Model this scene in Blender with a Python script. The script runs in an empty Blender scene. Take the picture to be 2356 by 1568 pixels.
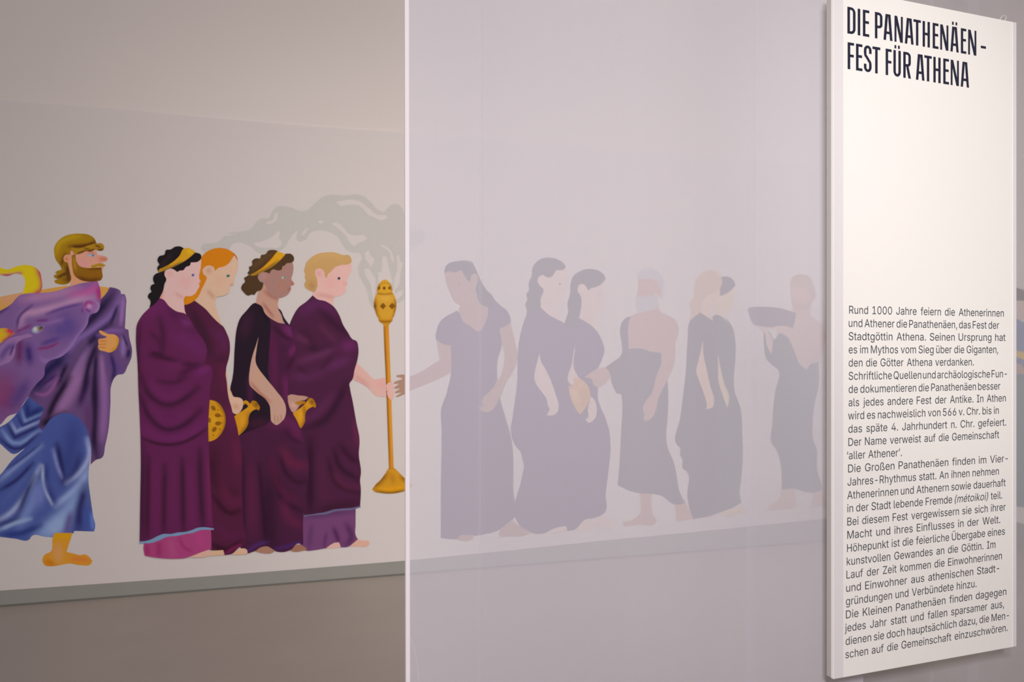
import bpy, bmesh, math, random
import numpy as np
from mathutils import Vector, Matrix
from mathutils.geometry import delaunay_2d_cdt

scene = bpy.context.scene
COL = scene.collection

# ------------------------------------------------------------------ camera
FPX, CX, HY = 2100.0, 1178.0, 804.0        # focal length in pixels, centre column, eye-level row
CAM_H = 1.5
A = math.atan(3.0)                          # angle between the view axis and the long wall
FW = np.array([math.cos(A), math.sin(A)])
RT = np.array([math.sin(A), -math.cos(A)])
cam_data = bpy.data.cameras.new('camera')
cam = bpy.data.objects.new('camera', cam_data)
COL.objects.link(cam)
cam.location = (0, 0, CAM_H)
cam.rotation_euler = (math.pi / 2, 0, -(math.pi / 2 - A))
cam_data.sensor_width = 36.0
cam_data.lens = 36.0 * FPX / 2356.0
cam_data.shift_y = 20.0 / 2356.0
cam_data.clip_start = 0.05
cam_data.dof.use_dof = True
cam_data.dof.focus_distance = 3.2
cam_data.dof.aperture_fstop = 4.0
scene.camera = cam

# ------------------------------------------------------------------ view, world, lights
scene.view_settings.view_transform = 'Standard'
scene.view_settings.look = 'None'
scene.view_settings.exposure = 0.0
scene.view_settings.gamma = 1.0
scene.view_settings.use_curve_mapping = False
world = bpy.data.worlds.new('world')
scene.world = world
world.use_nodes = True
world.node_tree.nodes['Background'].inputs[0].default_value = (1.0, 0.90, 0.90, 1)
world.node_tree.nodes['Background'].inputs[1].default_value = 0.17


def area_light(name, loc, target, size, size_y, power, color):
    d = bpy.data.lights.new(name, 'AREA')
    d.shape = 'RECTANGLE'
    d.size, d.size_y, d.energy, d.color = size, size_y, power, color
    o = bpy.data.objects.new(name, d)
    COL.objects.link(o)
    o.location = loc
    o.rotation_euler = (Vector(target) - Vector(loc)).to_track_quat('-Z', 'Y').to_euler()
    return o


def spot_light(name, loc, target, angle, blend, radius, power, color):
    d = bpy.data.lights.new(name, 'SPOT')
    d.spot_size, d.spot_blend = math.radians(angle), blend
    d.shadow_soft_size, d.energy, d.color = radius, power, color
    o = bpy.data.objects.new(name, d)
    COL.objects.link(o)
    o.location = loc
    o.rotation_euler = (Vector(target) - Vector(loc)).to_track_quat('-Z', 'Y').to_euler()
    return o


wash = area_light('wall_washer', (2.2, 2.9, 4.95), (2.2, 6.0, 0.2), 5.2, 0.8, 22.5, (1.0, 0.87, 0.80))
wash.data.spread = math.radians(70)
wash2 = area_light('upper_wall_washer', (4.0, 2.6, 4.95), (2.2, 6.0, 3.3), 1.5, 1.0, 23, (1.0, 0.89, 0.82))
wash2.data.spread = math.radians(110)
key = area_light('key_light', (-1.2, -3.4, 3.9), (1.9, 2.1, 1.2), 0.8, 0.8, 130, (1.0, 0.89, 0.89))
key.data.spread = math.radians(130)
spot_light('panel_spot', (0.6, -1.0, 4.4), (2.15, 2.1, 2.1), 24, 1.0, 0.1, 230, (1.0, 0.96, 0.90))
spot_light('curtain_spot', (-0.9, -1.6, 3.2), (2.0, 2.05, 1.9), 40, 1.0, 0.1, 115, (1.0, 0.94, 0.91))
spot_light('low_curtain_spot', (-0.9, -1.6, 3.2), (1.4, 2.05, 1.2), 50, 1.0, 0.1, 225, (1.0, 0.94, 0.93))

# ------------------------------------------------------------------ projection helpers
D_WALL = 6.0
X_SIDE = 5.83
PA = math.atan(4950.0 / 2100.0)             # angle of panel and curtain to the view axis
ROT_P = A - PA                              # their turn against the long wall


def cam2w(X, Y):
    return X * RT + Y * FW


P_ANCH = cam2w(740.0 / FPX * 2.638, 2.638)  # foot point of the panel's left front edge
P_DIR = np.array([math.cos(ROT_P), math.sin(ROT_P)])
P_NRM = np.array([-math.sin(ROT_P), math.cos(ROT_P)])   # pointing away from the viewer


def rays(px):
    u = (np.asarray(px, float)[:, 0] - CX) / FPX
    w = -(np.asarray(px, float)[:, 1] - HY) / FPX
    d = FW[None, :] + u[:, None] * RT[None, :]
    return d, w


def on_plane(px, p0, n):
    d, w = rays(px)
    t = float(np.dot(p0, n)) / (d @ n)
    xy = d * t[:, None]
    return np.column_stack([xy, CAM_H + w * t])


def on_wall(px, off):
    return on_plane(px, np.array([0, D_WALL - off]), np.array([0.0, 1.0]))


def on_side(px, off):
    return on_plane(px, np.array([X_SIDE - off, 0]), np.array([1.0, 0.0]))


def on_panel(px, back=0.0):
    w = on_plane(px, P_ANCH + P_NRM * back, P_NRM)
    return np.column_stack([(w[:, :2] - P_ANCH) @ P_DIR, w[:, 2]])     # local x, height


# ------------------------------------------------------------------ materials
def lin(c):
    c = np.asarray(c, float) / 255.0
    return np.where(c <= 0.04045, c / 12.92, ((c + 0.055) / 1.055) ** 2.4)


WHITE = lin((196, 185, 180))


def pig(c):
    return np.clip(lin(c) / WHITE * np.array((0.80, 0.775, 0.762)), 0.004, 0.95)


def principled(name, color=None, rough=0.6, attr=None, noise=0.0, nscale=20.0, spec=0.3):
    m = bpy.data.materials.new(name)
    m.use_nodes = True
    nt = m.node_tree
    b = nt.nodes['Principled BSDF']
    b.inputs['Roughness'].default_value = rough
    b.inputs['Specular IOR Level'].default_value = spec
    if attr:
        a = nt.nodes.new('ShaderNodeAttribute')
        a.attribute_name = attr
        src = a.outputs['Color']
    else:
        r = nt.nodes.new('ShaderNodeRGB')
        r.outputs[0].default_value = (*color, 1)
        src = r.outputs[0]
    if noise > 0:
        tc = nt.nodes.new('ShaderNodeTexCoord')
        n = nt.nodes.new('ShaderNodeTexNoise')
        n.inputs['Scale'].default_value = nscale
        n.inputs['Detail'].default_value = 4
        nt.links.new(tc.outputs['Object'], n.inputs['Vector'])
        mr = nt.nodes.new('ShaderNodeMapRange')
        mr.inputs['To Min'].default_value = 1 - noise
        mr.inputs['To Max'].default_value = 1 + noise
        nt.links.new(n.outputs['Fac'], mr.inputs['Value'])
        mx = nt.nodes.new('ShaderNodeVectorMath')
        mx.operation = 'MULTIPLY'
        nt.links.new(src, mx.inputs[0])
        nt.links.new(mr.outputs['Result'], mx.inputs[1])
        src = mx.outputs['Vector']
    nt.links.new(src, b.inputs['Base Color'])
    return m


M_PAINT = principled('mural_paint', attr='pigment', rough=0.7, noise=0.04, nscale=60, spec=0.15)
M_MURAL = principled('mural_white', (0.80, 0.775, 0.762), rough=0.75, noise=0.012, nscale=3, spec=0.15)
M_WALL = principled('wall_paint', (0.835, 0.805, 0.775), rough=0.8, noise=0.012, nscale=2, spec=0.1)
M_BASE = principled('baseboard_paint', (0.35, 0.365, 0.34), rough=0.5, noise=0.03, nscale=6)
M_FLOOR = principled('floor_taupe', (0.375, 0.345, 0.31), rough=0.55, noise=0.06, nscale=2.5, spec=0.3)
M_CEIL = principled('ceiling_paint', (0.6, 0.58, 0.57), rough=0.9)
M_BOARD = principled('panel_board', (0.92, 0.92, 0.885), rough=0.6, noise=0.01, nscale=30, spec=0.2)
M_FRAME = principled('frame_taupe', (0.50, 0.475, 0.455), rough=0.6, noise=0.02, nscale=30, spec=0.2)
M_DIM_EDGE = principled('panel_edge', (0.79, 0.775, 0.795), rough=0.6, noise=0.02, nscale=30, spec=0.2)  # greyer than the board: dimmer light at its sides, put into the colour
M_TITLE = principled('title_ink', (0.018, 0.020, 0.045), rough=0.6, noise=0.05)
M_TEXT = principled('text_ink', (0.05, 0.065, 0.085), rough=0.6, noise=0.05)
M_LINE = principled('nylon_loop', (0.75, 0.75, 0.7), rough=0.3, noise=0.02)


def sheer(name, cover, color, vary, back=0.25):
    m = bpy.data.materials.new(name)
    m.use_nodes = True
    nt = m.node_tree
    nt.nodes.clear()
    out = nt.nodes.new('ShaderNodeOutputMaterial')
    mix = nt.nodes.new('ShaderNodeMixShader')
    tr = nt.nodes.new('ShaderNodeBsdfTransparent')
    df = nt.nodes.new('ShaderNodeBsdfDiffuse')
    tl = nt.nodes.new('ShaderNodeBsdfTranslucent')
    m2 = nt.nodes.new('ShaderNodeMixShader')
    df.inputs[0].default_value = (*color, 1)
    tl.inputs[0].default_value = (*color, 1)
    m2.inputs[0].default_value = back
    nt.links.new(df.outputs[0], m2.inputs[1])
    nt.links.new(tl.outputs[0], m2.inputs[2])
    tc = nt.nodes.new('ShaderNodeTexCoord')
    mp = nt.nodes.new('ShaderNodeMapping')
    mp.inputs['Scale'].default_value = (9.0, 9.0, 0.12)
    n = nt.nodes.new('ShaderNodeTexNoise')
    n.inputs['Scale'].default_value = 1.0
    n.inputs['Detail'].default_value = 3
    mr = nt.nodes.new('ShaderNodeMapRange')
    mr.inputs['To Min'].default_value = cover - vary
    mr.inputs['To Max'].default_value = cover + vary
    nt.links.new(tc.outputs['Object'], mp.inputs['Vector'])
    nt.links.new(mp.outputs[0], n.inputs['Vector'])
    nt.links.new(n.outputs['Fac'], mr.inputs['Value'])
    nt.links.new(mr.outputs['Result'], mix.inputs[0])
    nt.links.new(tr.outputs[0], mix.inputs[1])
    nt.links.new(m2.outputs[0], mix.inputs[2])
    nt.links.new(mix.outputs[0], out.inputs[0])
    return m


M_SHEER = sheer('sheer_voile', 0.62, (0.825, 0.825, 0.92), 0.02)
M_THIN = sheer('sheer_voile_thin', 0.36, (0.825, 0.825, 0.90), 0.02)
M_PLEAT = sheer('sheer_voile_pleat', 0.10, (0.86, 0.84, 0.94), 0.04)
M_SHEM = sheer('voile_hem', 0.97, (0.97, 0.94, 0.98), 0.01, 0.06)


# ------------------------------------------------------------------ object helpers
def tag(o, label=None, cat=None, group=None, kind=None):
    if label: o['label'] = label
    if cat: o['category'] = cat
    if group: o['group'] = group
    if kind: o['kind'] = kind
    return o


def empty(name, loc, rz=0.0):
    o = bpy.data.objects.new(name, None)
    o.empty_display_size = 0.1
    COL.objects.link(o)
    o.location = loc
    o.rotation_euler = (0, 0, rz)
    return o


def mesh_obj(name, verts, faces, mat, parent=None, loc=(0, 0, 0), rz=0.0, smooth=False):
    me = bpy.data.meshes.new(name)
    me.from_pydata([tuple(map(float, v)) for v in verts], [], [tuple(f) for f in faces])
    me.materials.append(mat)
    if smooth:
        me.polygons.foreach_set('use_smooth', [True] * len(me.polygons))
    me.update()
    o = bpy.data.objects.new(name, me)
    COL.objects.link(o)
    if parent is not None:
        o.parent = parent
    o.location = loc
    o.rotation_euler = (0, 0, rz)
    return o


def box_geo(x0, x1, y0, y1, z0, z1, verts=None, faces=None):
    verts = [] if verts is None else verts
    faces = [] if faces is None else faces
    b = len(verts)
    verts += [(x, y, z) for z in (z0, z1) for y in (y0, y1) for x in (x0, x1)]
    for f in ((0, 2, 3, 1), (4, 5, 7, 6), (0, 1, 5, 4), (2, 6, 7, 3), (0, 4, 6, 2), (1, 3, 7, 5)):
        faces.append(tuple(b + i for i in f))
    return verts, faces


def box(name, x0, x1, y0, y1, z0, z1, mat, parent=None, loc=(0, 0, 0), rz=0.0, bevel=0.0):
    v, f = box_geo(x0, x1, y0, y1, z0, z1)
    o = mesh_obj(name, v, f, mat, parent, loc, rz)
    if bevel > 0:
        md = o.modifiers.new('bevel', 'BEVEL')
        md.width, md.segments = bevel, 2
    return o


# ------------------------------------------------------------------ outlines to meshes
CROPS = {  # corner of a detail area in the photograph and its magnification
    'A': (0, 500, 1254 / 320), 'B': (0, 850, 1045 / 320), 'C': (290, 540, 1437 / 330), 'D': (290, 850, 1150 / 330),
    'E': (530, 540, 1437 / 330), 'F': (530, 850, 1498 / 430), 'G': (440, 420, 2356 / 550), 'H': (780, 600, 2.8),
    'I': (900, 560, 1481 / 340), 'J': (960, 850, 1750 / 480), 'K': (1160, 560, 1069 / 300), 'L': (1320, 590, 1147 / 300),
    'M': (1380, 900, 1568 / 360), 'N': (1530, 590, 1005 / 410), 'O': (0, 0, 1.0)}


def px(spec):
    """'A', [(x, y), ...], 'B', [...] -> photograph coordinates"""
    out = []
    for k, pts in zip(spec[0::2], spec[1::2]):
        ox, oy, s = CROPS[k]
        out += [(ox + x / s, oy + y / s) for x, y in pts]
    return np.array(out)


def smooth_loop(p, n=5, corner=62.0, closed=True):
    p = np.asarray(p, float)
    m = len(p)
    res = []
    rng = range(m) if closed else range(m - 1)
    sharp, tan = [], []
    for i in range(m):
        a, b, c = p[i - 1], p[i], p[(i + 1) % m]
        v1, v2 = b - a, c - b
        l1, l2 = np.linalg.norm(v1) + 1e-9, np.linalg.norm(v2) + 1e-9
        ang = math.degrees(math.acos(max(-1, min(1, float(v1 @ v2) / (l1 * l2)))))
        sharp.append(ang > corner or (not closed and i in (0, m - 1)))
        t = v1 / l1 * l2 + v2 / l2 * l1
        tan.append(t / (np.linalg.norm(t) + 1e-9))
    for i in rng:
        j = (i + 1) % m
        d = p[j] - p[i]
        L = np.linalg.norm(d)
        t0 = d if sharp[i] else tan[i] * L
        t1 = d if sharp[j] else tan[j] * L
        k = 1 if L < 1.2 else n
        for q in range(k):
            s = q / k
            h00, h10 = 2 * s**3 - 3 * s**2 + 1, s**3 - 2 * s**2 + s
            h01, h11 = -2 * s**3 + 3 * s**2, s**3 - s**2
            res.append(h00 * p[i] + h10 * t0 + h01 * p[j] + h11 * t1)
    if not closed:
        res.append(p[-1])
    return np.array(res)


def inside(pts, loops):
    c = np.zeros(len(pts), bool)
    x, y = pts[:, 0], pts[:, 1]
    for lp in loops:
        x0, y0 = lp[:, 0], lp[:, 1]
        x1, y1 = np.roll(x0, -1), np.roll(y0, -1)
        for i in range(len(lp)):
            if y0[i] == y1[i]:
                continue
            cond = (y0[i] > y) != (y1[i] > y)
            xi = (x1[i] - x0[i]) * (y - y0[i]) / (y1[i] - y0[i]) + x0[i]
            c ^= cond & (x < xi)
    return c


def fill(loops, grid=None):
    """flat triangles inside the loops (even-odd); grid adds inner points"""
    pts, edges = [], []
    for lp in loops:
        b = len(pts)
        pts += [tuple(q) for q in lp]
        edges += [(b + i, b + (i + 1) % len(lp)) for i in range(len(lp))]
    if grid:
        al = np.vstack(loops)
        gx = np.arange(al[:, 0].min() + grid / 2, al[:, 0].max(), grid)
        gy = np.arange(al[:, 1].min() + grid / 2, al[:, 1].max(), grid)
        G = np.array([(x + (grid / 2 if k % 2 else 0), y) for k, y in enumerate(gy) for x in gx])
        if len(G):
            G = G[inside(G, loops)]
            pts += [tuple(q) for q in G]
    vs, _, fs, _, _, _ = delaunay_2d_cdt([Vector((q[0], -q[1])) for q in pts], edges, [], 0, 1e-4)
    V = np.array([(v[0], -v[1]) for v in vs])
    cen = np.array([V[list(f)].mean(axis=0) for f in fs])
    keep = inside(cen, loops)
    return V, [f for f, k in zip(fs, keep) if k]


def fill_winding(loops):
    pts, edges = [], []
    for lp in loops:
        k = len(pts)
        pts += [tuple(p) for p in lp]
        edges += [(k + i, k + (i + 1) % len(lp)) for i in range(len(lp))]
    vs, _, fs, _, _, _ = delaunay_2d_cdt([Vector(p) for p in pts], edges, [], 0, 1e-5)
    V = np.array([tuple(v) for v in vs])
    cen = np.array([V[list(f)].mean(axis=0) for f in fs])
    wn = np.zeros(len(cen), int)
    for lp in loops:
        P, Q = lp, np.roll(lp, -1, axis=0)
        for p, r in zip(P, Q):
            if p[1] == r[1]:
                continue
            up = (p[1] <= cen[:, 1]) & (r[1] > cen[:, 1])
            dn = (p[1] > cen[:, 1]) & (r[1] <= cen[:, 1])
            xi = p[0] + (cen[:, 1] - p[1]) / (r[1] - p[1]) * (r[0] - p[0])
            wn += (up & (cen[:, 0] < xi)).astype(int) - (dn & (cen[:, 0] < xi)).astype(int)
    return np.column_stack([V, np.zeros(len(V))]), [tuple(f) for f, w_ in zip(fs, wn) if w_ != 0]


def seg_dist(P, line):
    """distance to a brush line and a weight that lifts the brush off at its ends"""
    d = np.full(len(P), 1e9)
    if len(line) == 1:
        return np.linalg.norm(P - line[0], axis=1), 1.0
    pos, run = np.zeros(len(P)), 0.0
    for a, b in zip(line[:-1], line[1:]):
        ab = b - a
        L = float(np.linalg.norm(ab))
        t = np.clip(((P - a) @ ab) / (ab @ ab + 1e-12), 0, 1)
        e = np.linalg.norm(P - (a + t[:, None] * ab), axis=1)
        near = e < d
        d = np.where(near, e, d)
        pos = np.where(near, run + t * L, pos)
        run += L
    return d, np.clip(0.55 + np.minimum(pos, run - pos) / (0.2 * run + 1e-9) * 0.45, 0.0, 1.0)


LAYER = [0]
SURF = [on_wall]


def lay():
    LAYER[0] += 1
    return 0.0075 + LAYER[0] * 0.00005


def figure(name, label, cat, foot, group=None):
    w = SURF[0](px(foot), 0.0075)[0]
    o = empty(name, tuple(w))
    tag(o, label, cat, group)
    return o


def piece(root, name, spec, color, strokes=(), parent=None, holes=(), grid=4.5, n=5, corner=62.0, label=None, smooth=True):
    """one painted area of the mural under its figure"""
    loops = [smooth_loop(px(spec), n, corner) if smooth else px(spec)]
    loops += [smooth_loop(px(h), n, corner) for h in holes]
    V, F = fill(loops, grid if strokes else None)
    W = SURF[0](V, lay())
    base = np.array(root.location)
    o = mesh_obj(name, W - base, F, M_PAINT, root if parent is None else parent)
    colr = np.tile(pig(color), (len(V), 1))
    for st in strokes:
        k, line, wd, c = st[:4]
        amt = st[4] if len(st) > 4 else 1.0
        ln = px((k, line))
        if len(ln) > 2:
            ln = smooth_loop(ln, 4, 80, closed=False)
        d, lift = seg_dist(V, ln)
        f = amt * lift * np.exp(-(d / (wd / CROPS[k][2])) ** 2)
        colr = colr * (1 - f[:, None]) + pig(c)[None, :] * f[:, None]
    at = o.data.color_attributes.new('pigment', 'FLOAT_COLOR', 'POINT')
    at.data.foreach_set('color', np.column_stack([colr, np.ones(len(V))]).ravel())
    if label:
        o['label'] = label
    return o


def ellipse(k, cx, cy, rx, ry, rot=0.0, n=14):
    c, s = math.cos(rot), math.sin(rot)
    return (k, [(cx + rx * math.cos(a) * c - ry * math.sin(a) * s, cy + rx * math.cos(a) * s + ry * math.sin(a) * c)
                for a in [2 * math.pi * i / n for i in range(n)]])


# ------------------------------------------------------------------ the setting
def struct(o):
    o['kind'] = 'structure'
    return o


struct(box('floor', -4, X_SIDE + 0.15, -4, D_WALL + 0.15, -0.1, 0, M_FLOOR))
struct(box('wall_back', -4, X_SIDE + 0.15, D_WALL, D_WALL + 0.15, 0, 5.2, M_WALL))
struct(box('wall_right', X_SIDE, X_SIDE + 0.15, 1.2, D_WALL, 0, 5.2, M_WALL))
struct(box('ceiling', -4, X_SIDE + 0.15, 2.6, D_WALL + 0.15, 5.2, 5.3, M_CEIL))
struct(box('baseboard_back', -4, X_SIDE, D_WALL - 0.005, D_WALL, 0, 0.17, M_BASE))
struct(box('baseboard_right', X_SIDE - 0.005, X_SIDE, 1.2, D_WALL - 0.006, 0, 0.21, M_BASE))

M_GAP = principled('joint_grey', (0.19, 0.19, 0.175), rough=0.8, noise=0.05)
struct(box('trim_1', -4, X_SIDE - 0.006, D_WALL - 0.009, D_WALL - 0.0052, 0, 0.011, M_GAP))  # dark strip put in for the shade in the wall-floor joint

# the white printed wall covering that carries the frieze
top = on_wall(px(('O', [(-120, 219), (0, 231), (240, 248), (470, 269), (700, 289), (936, 305)])), 0.007)
bot = on_wall(px(('O', [(-120, 1366), (0, 1358), (220, 1343), (465, 1326), (700, 1308), (936, 1289), (1160, 1267), (1380, 1244), (1560, 1227),
                        (1740, 1209), (1905, 1192), (2188, 1165)])), 0.007)
mural = empty('wall_mural', (2.0, D_WALL - 0.007, 0.12))
tag(mural, 'long white printed wall covering with a procession, running along the back wall', 'mural')


def sheet(name, low, high, axis, parent, thick):
    """a covering with traced upper and lower edge; axis 0 along x, 1 along y"""
    lo = [tuple(q) for q in low]
    hi = [tuple(q) for q in high]
    ring = lo + hi[::-1]
    base = np.array(parent.location)
    V = [np.array(q) - base for q in ring]
    sh = np.array((0, thick, 0)) if axis == 0 else np.array((thick, 0, 0))
    n = len(V)
    verts = V + [q + sh for q in V]
    faces = [tuple(range(n)), tuple(range(2 * n - 1, n - 1, -1))]
    faces += [(i, i + n, (i + 1) % n + n, (i + 1) % n) for i in range(n)]
    return mesh_obj(name, verts, faces, M_MURAL, parent)


tz = float(np.median(top[:, 2]))
ext_lo = [(-3.9, D_WALL - 0.007, bot[0, 2])] + list(bot[:-1]) + [(X_SIDE - 0.006, D_WALL - 0.007, bot[-1, 2])]
ext_hi = [(-3.9, D_WALL - 0.007, top[0, 2])] + list(top) + [(X_SIDE - 0.006, D_WALL - 0.007, top[-1, 2])]
sheet('printed_sheet', ext_lo, ext_hi, 0, mural, 0.0068)
lo2 = [(X_SIDE - 0.007, 5.99, 0.19), (X_SIDE - 0.007, 1.25, 0.20)]
hi2 = [(X_SIDE - 0.007, 5.99, tz), (X_SIDE - 0.007, 1.25, tz)]
mural2 = empty('wall_mural', (X_SIDE - 0.007, 4.0, 0.2))
tag(mural2, 'white printed wall covering on the side wall beyond the text panel', 'mural')
sheet('printed_sheet', lo2[::-1], hi2[::-1], 1, mural2, 0.0068)
# ------------------------------------------------------------------ smoke and incense stand
GRP = 'figures painted on the wall'
SMK = (182, 175, 169)
sm = figure('painted_smoke', 'pale grey painted swirl of smoke rising over the gold incense stand', 'painted smoke', ('H', [(293, 120)]))
sm['kind'] = 'thing'
piece(sm, 'smoke_plume', ('G', [
    (90, 650), (120, 605), (200, 598), (270, 580), (330, 520), (400, 490), (480, 483), (590, 450), (640, 390), (690, 350), (760, 350), (800, 280),
    (850, 235), (920, 232), (1000, 250), (1080, 280), (1150, 265), (1220, 200), (1300, 140), (1400, 118), (1500, 128), (1620, 115), (1700, 135),
    (1780, 200), (1830, 260), (1900, 290), (1940, 245), (1980, 215), (2030, 210), (2075, 245), (2110, 330), (2180, 470), (2250, 455), (2300, 500),
    (2280, 590), (2180, 650), (2160, 800), (2175, 950), (2150, 1060), (2085, 1160), (2020, 1192), (2010, 1160), (2075, 1105), (2090, 1060),
    (2040, 1075), (2015, 1100), (1990, 1040), (1820, 1195), (1795, 1240), (1760, 1190), (1735, 1080), (1700, 1000), (1650, 910), (1645, 820),
    (1680, 740), (1660, 692), (1580, 685), (1520, 650), (1480, 590), (1440, 530), (1360, 485), (1240, 470), (1170, 500), (1130, 560),
    (1070, 585), (1040, 560), (1052, 470), (1010, 500), (960, 570), (920, 640), (870, 675), (720, 705), (660, 690), (600, 640), (540, 605),
    (460, 588), (400, 612), (370, 660), (330, 680), (250, 690), (150, 700)]), SMK, holes=[
    ('G', [(740, 385), (800, 365), (830, 300), (850, 293), (850, 350), (820, 390), (750, 412)]),
    ('G', [(605, 595), (700, 575), (800, 530), (860, 475), (877, 490), (865, 540), (895, 590), (870, 632), (780, 640), (660, 630)]),
    ('G', [(1080, 530), (1110, 470), (1155, 440), (1130, 490)]), ('G', [(1245, 385), (1280, 370), (1312, 385), (1280, 402)]),
    ('G', [(1380, 400), (1440, 395), (1500, 440), (1550, 500), (1620, 520), (1710, 520), (1733, 550), (1700, 575), (1650, 590), (1610, 622),
           (1570, 600), (1530, 530), (1460, 460)]),
    ('G', [(1430, 190), (1500, 175), (1580, 165), (1660, 185), (1740, 240), (1820, 310), (1920, 320), (1932, 350), (1880, 368), (1800, 340),
           (1740, 310), (1660, 230), (1560, 215), (1470, 225)]),
    ('G', [(1850, 600), (1930, 630), (1980, 690), (1997, 790), (1975, 760), (1950, 680), (1880, 630)]),
    ('G', [(1712, 690), (1750, 665), (1770, 720), (1805, 750), (1790, 800), (1768, 830), (1740, 780), (1720, 750)]),
    ('G', [(1705, 850), (1740, 845), (1780, 890), (1815, 950), (1815, 1040), (1800, 1175), (1785, 1100), (1760, 980), (1720, 920)]),
    ('G', [(1885, 730), (1920, 725), (1950, 850), (1988, 990), (1960, 985), (1900, 960), (1850, 990), (1840, 885), (1880, 870)]),
    ('G', [(2025, 720), (2050, 712), (2065, 780), (2088, 790), (2060, 900), (2050, 1000), (2000, 1070), (2000, 960), (2030, 860)])])
piece(sm, 'smoke_wisp', ('G', [(345, 510), (400, 503), (470, 490), (400, 515), (340, 530)]), (196, 186, 180))

GOLD, GDK, GLT = (192, 134, 30), (132, 84, 12), (212, 158, 52)
torch = figure('painted_incense_stand', 'tall gold painted incense stand on a pole with a flared foot, under grey smoke', 'painted incense stand',
               ('H', [(330, 1490)]))

# ------------------------------------------------------------------ bull and bearded man
SK1 = (206, 148, 60)
bull = figure('painted_bull', 'purple painted bull head with yellow horns, beside the bearded man', 'painted bull', ('B', [(60, 350)]))
man = figure('painted_person', 'bearded blond man in purple cloak and blue skirt striding beside the purple bull', 'painted figure',
             ('B', [(420, 1470)]), GRP)
piece(man, 'shoulder', ('A', [(-150, 760), (0, 716), (180, 680), (380, 650), (640, 612), (900, 620), (985, 632), (975, 690), (905, 760), (500, 800),
                              (120, 850), (-150, 950)]), (205, 150, 70), [('A', [(0, 740), (300, 680)], 60, (206, 150, 120), 0.7)])
piece(bull, 'horn', ('A', [(-150, 420), (-60, 430), (0, 450), (60, 468), (150, 440), (240, 428), (310, 445), (355, 485), (375, 560), (378, 640),
                           (355, 690), (200, 690), (222, 620), (226, 565), (205, 525), (160, 505), (60, 528), (0, 518), (-150, 490)]), (212, 186, 20),
      [('A', [(340, 440), (366, 500), (388, 570), (388, 640), (370, 720)], 32, (180, 30, 80)), ('A', [(360, 660), (320, 690), (260, 710)], 24, (178, 40, 80), 0.9),
       ('A', [(0, 525), (100, 520), (190, 502)], 16, (170, 50, 110))], label='upper curved yellow horn with crimson edge')
piece(man, 'neck', ('A', [(575, 380), (700, 380), (760, 540), (885, 570), (890, 640), (620, 640), (640, 560), (610, 450)]), (214, 150, 110))
piece(man, 'skirt', ('B', [(-200, 440), (0, 430), (60, 395), (165, 275), (215, 200), (335, 290), (300, 405), (420, 330), (540, 285), (640, 345), (690, 450), (696, 560),
                           (672, 700), (665, 830), (680, 960), (700, 1100), (715, 1185), (706, 1215), (560, 1210), (550, 1228), (450, 1233),
                           (435, 1262), (340, 1255), (240, 1248), (220, 1275), (110, 1268), (0, 1255), (-200, 1240), (-200, 900), (0, 790), (90, 680),
                           (190, 588), (95, 632), (50, 600), (0, 555), (-200, 480)]), (70, 84, 148), [
    ('B', [(560, 420), (530, 600), (500, 800)], 70, (56, 66, 128)), ('B', [(430, 560), (470, 780), (480, 850)], 24, (36, 36, 88)),
    ('B', [(400, 600), (430, 720), (465, 810)], 14, (118, 126, 180)),
    ('B', [(655, 520), (672, 640), (600, 770), (500, 850)], 20, (150, 158, 200)), ('B', [(600, 640), (560, 760), (490, 840)], 26, (40, 42, 96), 0.7),
    ('B', [(670, 740), (600, 860), (420, 1020)], 26, (142, 156, 198)), ('B', [(345, 720), (350, 860), (410, 1000)], 26, (48, 58, 118)),
    ('B', [(320, 720), (330, 880), (390, 1010)], 11, (160, 168, 205)),
    ('B', [(640, 850), (560, 1000), (400, 1180), (300, 1240)], 60, (132, 152, 200)), ('B', [(470, 1130), (380, 1220)], 60, (140, 160, 204)),
    ('B', [(640, 880), (600, 1050), (590, 1200)], 44, (44, 44, 100)), ('B', [(650, 1050), (650, 1200)], 26, (62, 78, 146)),
    ('B', [(690, 1080), (700, 1200)], 16, (92, 118, 184)), ('B', [(530, 1080), (500, 1230)], 30, (92, 88, 140)),
    ('B', [(300, 720), (180, 960), (60, 1090), (-30, 1140)], 20, (150, 160, 198)), ('B', [(260, 800), (180, 980), (120, 1130), (0, 1165)], 26, (36, 40, 96)),
    ('B', [(300, 640), (160, 840), (0, 1020)], 26, (76, 90, 152)), ('B', [(250, 700), (120, 830), (0, 905)], 15, (38, 40, 96)),
    ('B', [(310, 570), (150, 700), (0, 830)], 20, (120, 136, 184)), ('B', [(300, 560), (200, 640), (60, 740)], 12, (56, 62, 124)),
    ('B', [(300, 860), (240, 1000), (150, 1160)], 45, (110, 126, 182)), ('B', [(300, 900), (290, 1000)], 45, (106, 118, 178)),
    ('B', [(300, 1170), (150, 1230), (30, 1240)], 24, (44, 58, 122)), ('B', [(230, 1120), (150, 1140), (0, 1200)], 16, (142, 160, 198)),
    ('B', [(300, 455), (100, 550), (15, 455)], 16, (120, 138, 186)), ('B', [(290, 480), (110, 595), (0, 520)], 13, (40, 42, 98)),
    ('B', [(300, 385), (120, 465), (85, 400)], 13, (140, 150, 192)), ('B', [(300, 420), (110, 510), (60, 420)], 13, (40, 42, 96)),
    ('B', [(330, 320), (190, 385), (165, 300)], 12, (124, 146, 190)), ('B', [(330, 290), (210, 340), (200, 250)], 30, (36, 46, 108)),
    ('B', [(320, 355), (170, 420), (130, 340)], 11, (44, 50, 112))], grid=3.2)
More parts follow.
